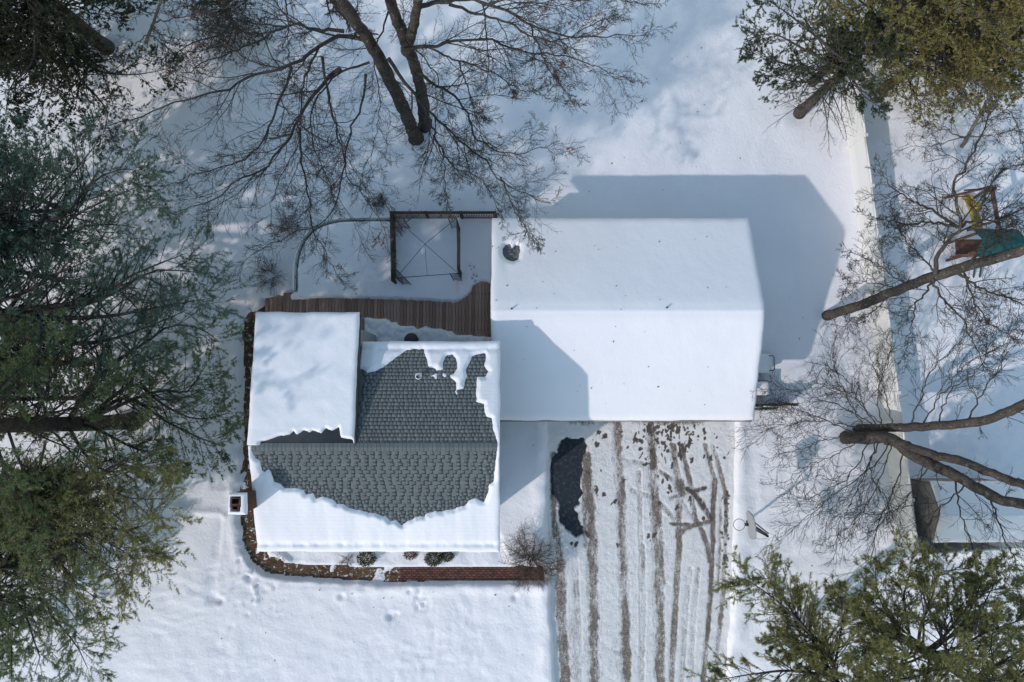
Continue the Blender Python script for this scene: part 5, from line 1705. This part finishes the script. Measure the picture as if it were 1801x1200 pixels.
# three-stemmed bare tree below it
ash_limbs = [
    ([(1500, 760), (1440, 735), (1390, 715), (1350, 705)], 1.2, 3.4, 0.025, 0.008),
    ([(1520, 752), (1490, 700), (1470, 650), (1460, 600)], 1.8, 4.0, 0.03, 0.008),
    ([(1550, 752), (1545, 690), (1560, 640), (1570, 590)], 2.4, 4.2, 0.03, 0.008),
    ([(1530, 775), (1490, 840), (1440, 870), (1400, 885)], 2.0, 3.8, 0.03, 0.008),
    ([(1545, 778), (1510, 860), (1480, 920), (1470, 970)], 2.2, 4.0, 0.03, 0.008),
    ([(1650, 748), (1670, 690), (1720, 650), (1760, 560)], 4.0, 6.0, 0.035, 0.008),
    ([(1510, 753), (1460, 742), (1413, 743), (1370, 750), (1333, 762)], 1.6, 3.6, 0.03, 0.008),
    ([(1533, 745), (1480, 715), (1413, 693), (1370, 682)], 2.0, 4.0, 0.03, 0.008),
    ([(1540, 745), (1510, 700), (1485, 665), (1455, 645), (1430, 640)], 2.2, 4.0, 0.03, 0.008),
    ([(1570, 750), (1560, 700), (1540, 650), (1525, 600)], 2.6, 4.4, 0.03, 0.008),
    ([(1600, 752), (1620, 700), (1640, 650), (1690, 600), (1740, 565)], 3.0, 5.4, 0.04, 0.008),
    ([(1620, 752), (1660, 690), (1700, 640), (1760, 610)], 3.4, 5.4, 0.04, 0.008),
    ([(1567, 770), (1540, 815), (1453, 883), (1393, 933)], 2.6, 4.4, 0.035, 0.008),
    ([(1570, 775), (1545, 850), (1500, 920), (1455, 950)], 2.6, 4.2, 0.03, 0.008),
    ([(1590, 790), (1570, 870), (1545, 920), (1530, 1000), (1515, 1010)], 3.0, 4.4, 0.035, 0.008),
    ([(1520, 770), (1470, 800), (1420, 820), (1380, 850)], 1.4, 3.4, 0.025, 0.008),
    ([(1500, 765), (1450, 775), (1410, 790), (1370, 800)], 1.0, 3.0, 0.025, 0.008),
    ([(1680, 845), (1690, 900), (1710, 960), (1745, 1040)], 4.4, 5.0, 0.04, 0.008),
    ([(1740, 870), (1760, 930), (1790, 1000), (1810, 1050)], 5.4, 6.0, 0.04, 0.008),
    ([(1700, 745), (1730, 690), (1760, 640), (1780, 560)], 5.0, 6.4, 0.04, 0.008),
    ([(1540, 770), (1530, 830), (1560, 880), (1575, 960)], 2.0, 3.0, 0.03, 0.008),
    ([(1560, 752), (1520, 720), (1490, 690), (1440, 680)], 2.4, 4.0, 0.028, 0.008),
    ([(1640, 815), (1600, 870), (1570, 900), (1500, 905)], 3.6, 4.4, 0.03, 0.008),
    ([(1700, 850), (1650, 900), (1620, 960), (1650, 1010)], 4.6, 4.8, 0.035, 0.008),
]
bare_tree('ash_tree', 'bare tree with several stems fanning out over the tan shed', P(1490, 766, 0),
          [([(1503, 755), (1550, 753), (1600, 752), (1683, 747), (1750, 733), (1810, 708), (1900, 670)], (0, 1.6, 3.0, 4.8, 6.0, 7.0, 8.4), 0.19, 0.15),
           ([(1482, 770), (1530, 770), (1567, 772), (1617, 806), (1667, 830), (1717, 857), (1755, 878), (1810, 888), (1900, 900)], (0, 1.6, 2.6, 3.6, 4.5, 5.3, 5.9, 6.7, 8.0), 0.27, 0.15),
           ([(1560, 773), (1600, 785), (1640, 800), (1700, 815), (1767, 842), (1810, 856), (1900, 890)], (2.5, 3.4, 4.2, 5.2, 6.2, 6.9, 8.2), 0.18, 0.14)],
          ash_limbs, 44, M['bark_red'], M['twig'], lv=((11, 0.50, 26), (6, 0.55, 30), (5, 0.6, 34)), rmin=0.0055, up=0.03)

# pale bare tree in the upper right, tangled shrubs in the corners
bare_tree('birch_tree', 'pale twiggy bare tree below the golden cedars at upper right', P(1690, 262, 0),
          [([(1690, 262), (1705, 235), (1722, 205), (1745, 160)], (0, 1.6, 3.0, 5.0), 0.09, 0.05)],
          [([(1700, 245), (1670, 230), (1640, 225), (1600, 215)], 1.0, 3.4, 0.04, 0.008), ([(1715, 220), (1760, 200), (1790, 170), (1820, 150)], 2.4, 4.0, 0.04, 0.008),
           ([(1705, 240), (1740, 240), (1780, 230), (1815, 235)], 1.6, 3.6, 0.04, 0.008), ([(1720, 210), (1700, 180), (1690, 150)], 2.6, 4.4, 0.03, 0.008),
           ([(1730, 190), (1780, 200), (1800, 260), (1810, 300)], 3.2, 4.0, 0.03, 0.008), ([(1700, 240), (1660, 250), (1620, 260), (1590, 250)], 1.2, 3.0, 0.03, 0.008)],
          55, M['twig_pale'], M['twig_red'], lv=((9, 0.45, 40), (6, 0.5, 42), (5, 0.5, 42)), rmin=0.0065, up=0.03)
bare_tree('sapling_tree', 'thin grey bare tree beside the dark hemlock at upper left', P(255, 78, 0),
          [([(255, 78), (268, 45), (282, 5), (300, -50)], (0, 2.2, 4.4, 6.6), 0.07, 0.04)],
          [([(262, 60), (220, 90), (200, 100)], 1.6, 3.0, 0.03, 0.008), ([(270, 40), (330, 30), (390, 15), (430, -10)], 2.4, 4.4, 0.04, 0.008),
           ([(265, 50), (310, 70), (350, 65), (400, 60)], 2.0, 3.6, 0.03, 0.008), ([(275, 25), (240, 15), (210, -10)], 3.0, 4.6, 0.03, 0.008),
           ([(270, 45), (300, 100), (310, 140), (290, 170)], 2.2, 3.2, 0.03, 0.008), ([(262, 60), (330, 110), (380, 130)], 1.8, 3.0, 0.03, 0.008)],
          66, M['twig_pale'], M['twig_red'], lv=((10, 0.45, 42), (6, 0.5, 44), (5, 0.5, 44)), rmin=0.0065, up=0.02)

# ------------------------------------------------------------------ evergreens
PN = dict(nd=(5, 0.125, 0.0095, 66), sub=(14, 0.36, 46), sub2=(5, 0.42, 34), shape=0.5, tufts=8, budget=112000)
conifer('pine_tree', 'tall white pine with bare trunk foot showing left of the chimney', P(240, 741, 0), 24, M['pine'], M['bark_pine'], 101, z_low=6.0, spread=4.6, r_trunk=0.36, per=4, lean=(0, 0.6),
        traced=[([(233, 677), (283, 710), (343, 737), (402, 727)], 4.6, 5.2), ([(270, 690), (327, 690), (350, 660), (364, 640)], 4.8, 5.6), ([(220, 700), (290, 740), (350, 770), (395, 785)], 4.2, 4.6),
                ([(150, 690), (200, 640), (260, 600), (300, 573), (350, 577), (386, 602)], 5.4, 6.4), ([(180, 760), (240, 790), (290, 800), (310, 830)], 4.6, 5.0),
                ([(150, 800), (190, 830), (240, 820), (290, 810)], 5.4, 5.6), ([(150, 700), (190, 660), (230, 640), (290, 630)], 5.4, 6.0)], dead=8, **PN)
conifer('pine_tree', 'white pine with feathery boughs reaching towards the rear addition', P(70, 590, 0), 23, M['pine_blue'], M['bark_pine'], 102, z_low=5.0, spread=4.8, r_trunk=0.34, per=4, lean=(0, 0.5),
        traced=[([(87, 547), (187, 523), (267, 477), (353, 480)], 6.4, 7.6), ([(30, 520), (83, 490), (140, 465), (175, 447)], 6.6, 7.6), ([(120, 560), (200, 555), (280, 540), (370, 525)], 6.4, 7.4),
                ([(100, 600), (180, 600), (260, 575), (330, 545)], 6.0, 7.0), ([(60, 640), (130, 635), (180, 600), (240, 590)], 6.0, 7.0), ([(150, 530), (220, 490), (290, 460), (330, 445)], 6.6, 7.6)], dead=5, **PN)
conifer('pine_tree', 'dense blue green pine at the left edge below the hemlock', P(20, 440, 0), 23, M['pine_blue'], M['bark_pine'], 103, z_low=4.5, spread=5.0, r_trunk=0.33, per=5, lean=(0.3, 0.3),
        traced=[([(60, 420), (130, 380), (190, 350), (252, 325)], 6.8, 8.0), ([(60, 430), (140, 400), (200, 395), (243, 402)], 6.6, 7.6), ([(40, 400), (90, 350), (140, 290), (172, 250)], 7.0, 8.2),
                ([(20, 380), (40, 330), (60, 290), (75, 270)], 7.0, 8.0), ([(60, 440), (110, 430), (150, 430), (185, 415)], 6.4, 7.2), ([(80, 390), (150, 330), (200, 300), (245, 300)], 7.0, 8.2),
                ([(10, 370), (10, 310), (15, 270), (10, 240)], 7.2, 8.2), ([(100, 370), (150, 340), (170, 300), (230, 345)], 7.0, 8.0)], **PN)
conifer('pine_tree', 'shaded pine with drooping boughs at left, level with the chimney', P(40, 870, 0), 28, M['pine_sun'], M['bark_pine'], 104, z_low=5.0, spread=4.2, r_trunk=0.3, per=5, lean=(0, -0.3),
        traced=[([(123, 833), (183, 857), (227, 877), (294, 877)], 6.0, 6.8), ([(160, 880), (187, 910), (233, 943), (264, 987)], 5.8, 6.2), ([(80, 930), (130, 960), (180, 990), (222, 1012)], 6.2, 6.6),
                ([(80, 960), (110, 1000), (140, 1030), (168, 1052)], 6.2, 6.6), ([(110, 880), (160, 860), (200, 820), (250, 790)], 6.2, 6.6), ([(140, 900), (190, 930), (240, 930), (285, 905)], 6.0, 6.4),
                ([(90, 940), (150, 940), (200, 960), (240, 985)], 6.0, 6.4)], dead=5, **PN)
conifer('pine_tree', 'pine with thin sparse boughs in the lower left corner', P(-40, 990, 0), 28, M['pine'], M['bark_pine'], 105, z_low=5.0, spread=3.6, r_trunk=0.26, per=4,
        traced=[([(50, 1050), (93, 1087), (133, 1133), (154, 1175)], 6.0, 6.0), ([(20, 1060), (50, 1110), (70, 1150), (60, 1190)], 6.2, 6.2), ([(30, 1030), (80, 1040), (120, 1070), (140, 1100)], 6.0, 6.2),
                ([(10, 1000), (50, 1010), (100, 1020), (150, 1040)], 6.2, 6.6), ([(10, 1090), (20, 1140), (20, 1200)], 6.0, 6.0)], dead=6, **PN)
conifer('pine_tree', 'plump sunlit yellow green pine top at the left edge', P(196, 852, 0), 7.2, M['pine_sun'], M['bark_pine'], 106, z_low=3.4, spread=1.25, r_trunk=0.13, per=9, whorl=0.28, shape=0.6,
        sub=(10, 0.5, 45), sub2=(4, 0.45, 36), nd=(4, 0.16, 0.0105, 50), budget=70000, tufts=8)
UN = dict(nd=(5, 0.125, 0.0100, 66), sub=(10, 0.42, 46), sub2=(4, 0.42, 34), budget=46000, tufts=8)
conifer('pine_tree', 'young pine filling the left edge below the tall blue green one', P(140, 500, 0), 8.0, M['pine_blue'], M['bark_pine'], 116, z_low=1.5, spread=2.3, r_trunk=0.12, per=6, whorl=0.5, **UN)
conifer('hemlock_tree', 'dark young hemlock in the gap between the two left pines', P(165, 640, 0), 7.0, M['hemlock'], M['bark_pine'], 117, z_low=0.9, spread=2.0, r_trunk=0.12, per=7, whorl=0.42, nd=(11, 0.10, 0.010, 65), sub=(10, 0.40, 52), sub2=(5, 0.46, 42), budget=45000)
conifer('pine_tree', 'young olive pine just above the bare pine trunk at left', P(170, 700, 0), 8.0, M['pine_sun'], M['bark_pine'], 118, z_low=3.0, spread=2.0, r_trunk=0.12, per=6, whorl=0.5, **UN)
conifer('hemlock_tree', 'dark young hemlock under the yellow green pine top', P(190, 925, 0), 6.0, M['hemlock'], M['bark_pine'], 119, z_low=0.9, spread=1.7, r_trunk=0.11, per=7, whorl=0.42, nd=(11, 0.10, 0.010, 65), sub=(10, 0.40, 52), sub2=(5, 0.46, 42), budget=45000)
conifer('pine_tree', 'young pine right in the lower left corner', P(60, 1075, 0), 6.0, M['pine'], M['bark_pine'], 121, z_low=1.5, spread=1.9, r_trunk=0.11, per=5, whorl=0.5, **UN)
conifer('pine_tree', 'young blue green pine by the left edge, uppermost of the pines', P(130, 375, 0), 8.0, M['pine_blue'], M['bark_pine'], 122, z_low=2.0, spread=2.2, r_trunk=0.12, per=6, whorl=0.5, **UN)
conifer('hemlock_tree', 'black green hemlock filling the upper left corner', P(192, 88, 0), 17, M['hemlock'], M['bark_pine'], 107, z_low=3.4, spread=4.6, r_trunk=0.33, per=7, whorl=0.5, lean=(-0.8, 0.6),
        nd=(4, 0.11, 0.017, 58), tufts=8, sub=(15, 0.36, 52), sub2=(5, 0.42, 40), droop=0.06, budget=120000,
        traced=[([(150, 110), (200, 130), (250, 130), (292, 122)], 4.0, 4.6), ([(130, 120), (170, 170), (190, 200), (180, 240)], 4.2, 4.6), ([(80, 120), (70, 170), (60, 200)], 5.0, 5.2),
                ([(60, 100), (20, 150), (10, 200)], 5.4, 5.4), ([(120, 140), (130, 180), (120, 205)], 4.4, 4.6)])
conifer('hemlock_tree', 'lower dark hemlock crowded against the left edge near the top', P(120, 125, 0), 7.0, M['hemlock'], M['bark_pine'], 123, z_low=1.0, spread=2.5, r_trunk=0.14, per=7, whorl=0.42, nd=(4, 0.11, 0.017, 58), tufts=8, sub=(12, 0.40, 52), sub2=(5, 0.42, 40), budget=62000)
conifer('cedar_tree', 'small dark cedar under the maple boughs near the top edge', P(425, 62, 0), 4.6, M['hemlock'], M['bark_pine'], 108, z_low=0.6, spread=1.5, r_trunk=0.09, per=6, whorl=0.35,
        nd=(10, 0.09, 0.009, 60), sub=(9, 0.42, 50), sub2=(5, 0.5, 42), budget=35000, traced=[([(400, 75), (370, 85), (345, 92)], 1.6, 1.8), ([(390, 60), (340, 75), (300, 100)], 1.8, 2.0)])
CD = dict(nd=(4, 0.11, 0.0125, 52), sub2=(5, 0.42, 38), budget=90000, tufts=8)
conifer('hemlock_tree', 'grey green evergreen with a bare curved trunk foot at upper right', P(1402, 203, 0), 8, M['cedar_dark'], M['bark_red'], 109, z_low=4.6, spread=1.3, r_trunk=0.27, per=5, whorl=0.55, sub=(12, 0.36, 55), dead=26, lean=(0.3, 0.3),
        traced=[([(1480, 130), (1420, 120), (1370, 110), (1325, 90)], 5.0, 5.4), ([(1480, 120), (1420, 90), (1360, 60), (1310, 70)], 5.4, 6.0), ([(1490, 110), (1430, 60), (1380, 20), (1340, -5)], 5.8, 6.8),
                ([(1470, 140), (1420, 145), (1380, 140), (1345, 125)], 4.8, 5.0), ([(1500, 140), (1520, 170), (1550, 190)], 4.6, 5.0)], **CD)
conifer('cedar_tree', 'golden green cedar beside the grey evergreen at upper right', P(1425, 150, 0), 13, M['cedar_gold'], M['bark_red'], 110, z_low=4.2, spread=2.9, r_trunk=0.2, per=8, whorl=0.42, sub=(13, 0.40, 55), **CD)
conifer('cedar_tree', 'broad golden green cedar leaning into the upper right corner', P(1545, 165, 0), 10.0, M['cedar_gold'], M['bark_red'], 111, z_low=2.4, spread=2.9, r_trunk=0.22, per=8, whorl=0.42, sub=(13, 0.40, 55),
        traced=[([(1600, 150), (1620, 180), (1640, 195)], 4.0, 4.2), ([(1680, 120), (1720, 150), (1760, 170)], 5.0, 5.4)], **CD)
conifer('cedar_tree', 'golden cedar at the right edge above the pale bare tree', P(1645, 165, 0), 8.5, M['cedar_gold'], M['bark_red'], 115, z_low=2.0, spread=2.4, r_trunk=0.2, per=8, whorl=0.42, sub=(12, 0.40, 55), **CD)
conifer('cedar_tree', 'outermost golden cedar at the right end of the top edge', P(1600, 60, 0), 10, M['cedar_gold'], M['bark_red'], 112, z_low=2.0, spread=2.8, r_trunk=0.22, per=8, whorl=0.42, sub=(12, 0.40, 55), **CD)
conifer('pine_tree', 'sunlit white pine in the lower right corner beside the fence', P(1475, 1058, 0), 16, M['pine_sun'], M['bark_red'], 113, z_low=6.0, spread=4.0, r_trunk=0.23, per=5, lean=(0.1, 0.3), nd=(5, 0.125, 0.0092, 66), sub=PN['sub'], sub2=PN['sub2'], tufts=8, budget=195000,
        traced=[([(1600, 1120), (1590, 1050), (1600, 1010), (1605, 972)], 6.0, 6.6), ([(1580, 1110), (1550, 1060), (1540, 1020), (1540, 1000)], 5.8, 6.2), ([(1620, 1100), (1640, 1050), (1650, 1010), (1700, 1000)], 6.4, 7.0),
                ([(1660, 1120), (1700, 1070), (1740, 1040), (1785, 1035)], 6.8, 7.4), ([(1560, 1120), (1530, 1080), (1515, 1055)], 5.4, 5.8), ([(1680, 1140), (1740, 1110), (1800, 1090)], 7.0, 7.6),
                ([(1600, 1150), (1560, 1130), (1530, 1140), (1500, 1170)], 6.0, 6.0), ([(1690, 1100), (1720, 1040), (1730, 1000)], 7.0, 7.4)], dead=3)
conifer('pine_tree', 'white pine with long pointed boughs at the foot of the driveway', P(1372, 1112, 0), 14, M['pine_sun'], M['bark_red'], 114, z_low=6.0, spread=3.8, r_trunk=0.22, per=5, nd=(5, 0.125, 0.0092, 66), sub=PN['sub'], sub2=PN['sub2'], tufts=8, budget=195000,
        traced=[([(1470, 1180), (1430, 1120), (1370, 1060), (1308, 1016)], 5.6, 6.4), ([(1440, 1140), (1390, 1070), (1360, 1030), (1345, 1008)], 5.6, 6.2), ([(1450, 1170), (1420, 1110), (1400, 1080), (1395, 1050)], 5.4, 5.8),
                ([(1460, 1190), (1390, 1180), (1330, 1185), (1262, 1196)], 5.6, 6.0), ([(1470, 1160), (1480, 1100), (1480, 1060), (1470, 1040)], 5.4, 5.6), ([(1480, 1190), (1430, 1160), (1390, 1140), (1360, 1120)], 5.4, 5.8)], dead=3)

# ------------------------------------------------------------------ shrubs
shrub('bare_shrub', 'small round reddish bare shrub north of the gazebo railing', 673, 356, 0.42, 0.7, 40, 1, M['twig_red'], group='bare garden shrubs', rad=0.009)
shrub('bare_shrub', 'reddish bare shrub hugging the curve of the pool', 512, 402, 0.75, 1.0, 46, 2, M['twig_red'], group='bare garden shrubs', rad=0.009)
shrub('bare_shrub', 'widest reddish bare shrub at the west end of the pool', 480, 486, 0.95, 1.0, 60, 3, M['twig_red'], group='bare garden shrubs', rad=0.009)
shrub('cherry_tree', 'small tan weeping tree at the front corner of the house', 934, 978, 1.35, 1.9, 46, 4, M['twig_tan'], sub=12, rad=0.014, droop=1.1, arch=0.5, cat='tree')
shrub('bare_shrub', 'thin bare twigs in the snow under the front eave at left', 495, 984, 0.5, 0.7, 12, 6, M['twig'], group='bare garden shrubs', rad=0.007)
shrub('bare_shrub', 'brown bare stalks beside the left green shrub under the eave', 612, 985, 0.45, 0.6, 26, 7, M['twig_red'], group='bare garden shrubs', rad=0.007)


def leafy(name, label, px, py, r, h, n, seed, mat, group=None):
    rng = np.random.default_rng(seed)
    b = P(px, py, 0.15)
    root = empty(name, (b[0], b[1], 0), label, 'shrub', group)
    u = rng.normal(size=(n, 3)); u /= np.linalg.norm(u, axis=1, keepdims=True)
    u[:, 2] = np.abs(u[:, 2])
    p = np.array([b[0], b[1], 0.12]) + u * np.array([r, r * 0.8, h]) * rng.uniform(0.55, 1.05, (n, 1))
    a = u + rng.normal(size=(n, 3)) * 0.6; a /= np.linalg.norm(a, axis=1, keepdims=True)
    s = np.cross(a, rng.normal(size=(n, 3))); s /= np.linalg.norm(s, axis=1, keepdims=True)
    V = np.stack([p, p + a * 0.035 + s * 0.022, p + a * 0.075, p + a * 0.035 - s * 0.022], 1).reshape(-1, 3)
    mesh_np('foliage', [(V, np.arange(len(V)).reshape(-1, 4))], mat, root, False, kind='stuff')
    st_ = np.stack([np.tile([b[0], b[1], 0.0], (14, 1)), np.array([b[0], b[1], 0.15]) + u[:14] * np.array([r, r, h]) * 0.7], 1)
    mesh_np('stems', [tubes(st_, np.tile([0.012, 0.005], (14, 1)), 4)], M['twig'], root, kind='stuff')
    return root


leafy('evergreen_shrub', 'leftmost olive green shrub under the front eave, beside bare stalks', 646, 981, 0.42, 0.6, 900, 11, M['evergreen_shrub'], 'green shrubs under the front eave')
leafy('evergreen_shrub', 'larger olive green shrub under the eave by the brick path', 763, 981, 0.40, 0.6, 900, 12, M['evergreen_shrub'], 'green shrubs under the front eave')
leafy('evergreen_shrub', 'small olive green shrub tucked beside the larger one', 787, 977, 0.28, 0.5, 500, 13, M['evergreen_shrub'], 'green shrubs under the front eave')
leafy('rusty_shrub', 'rust brown leafy shrub between the green eave shrubs', 722, 974, 0.3, 0.35, 420, 14, M['shrub_brown'])
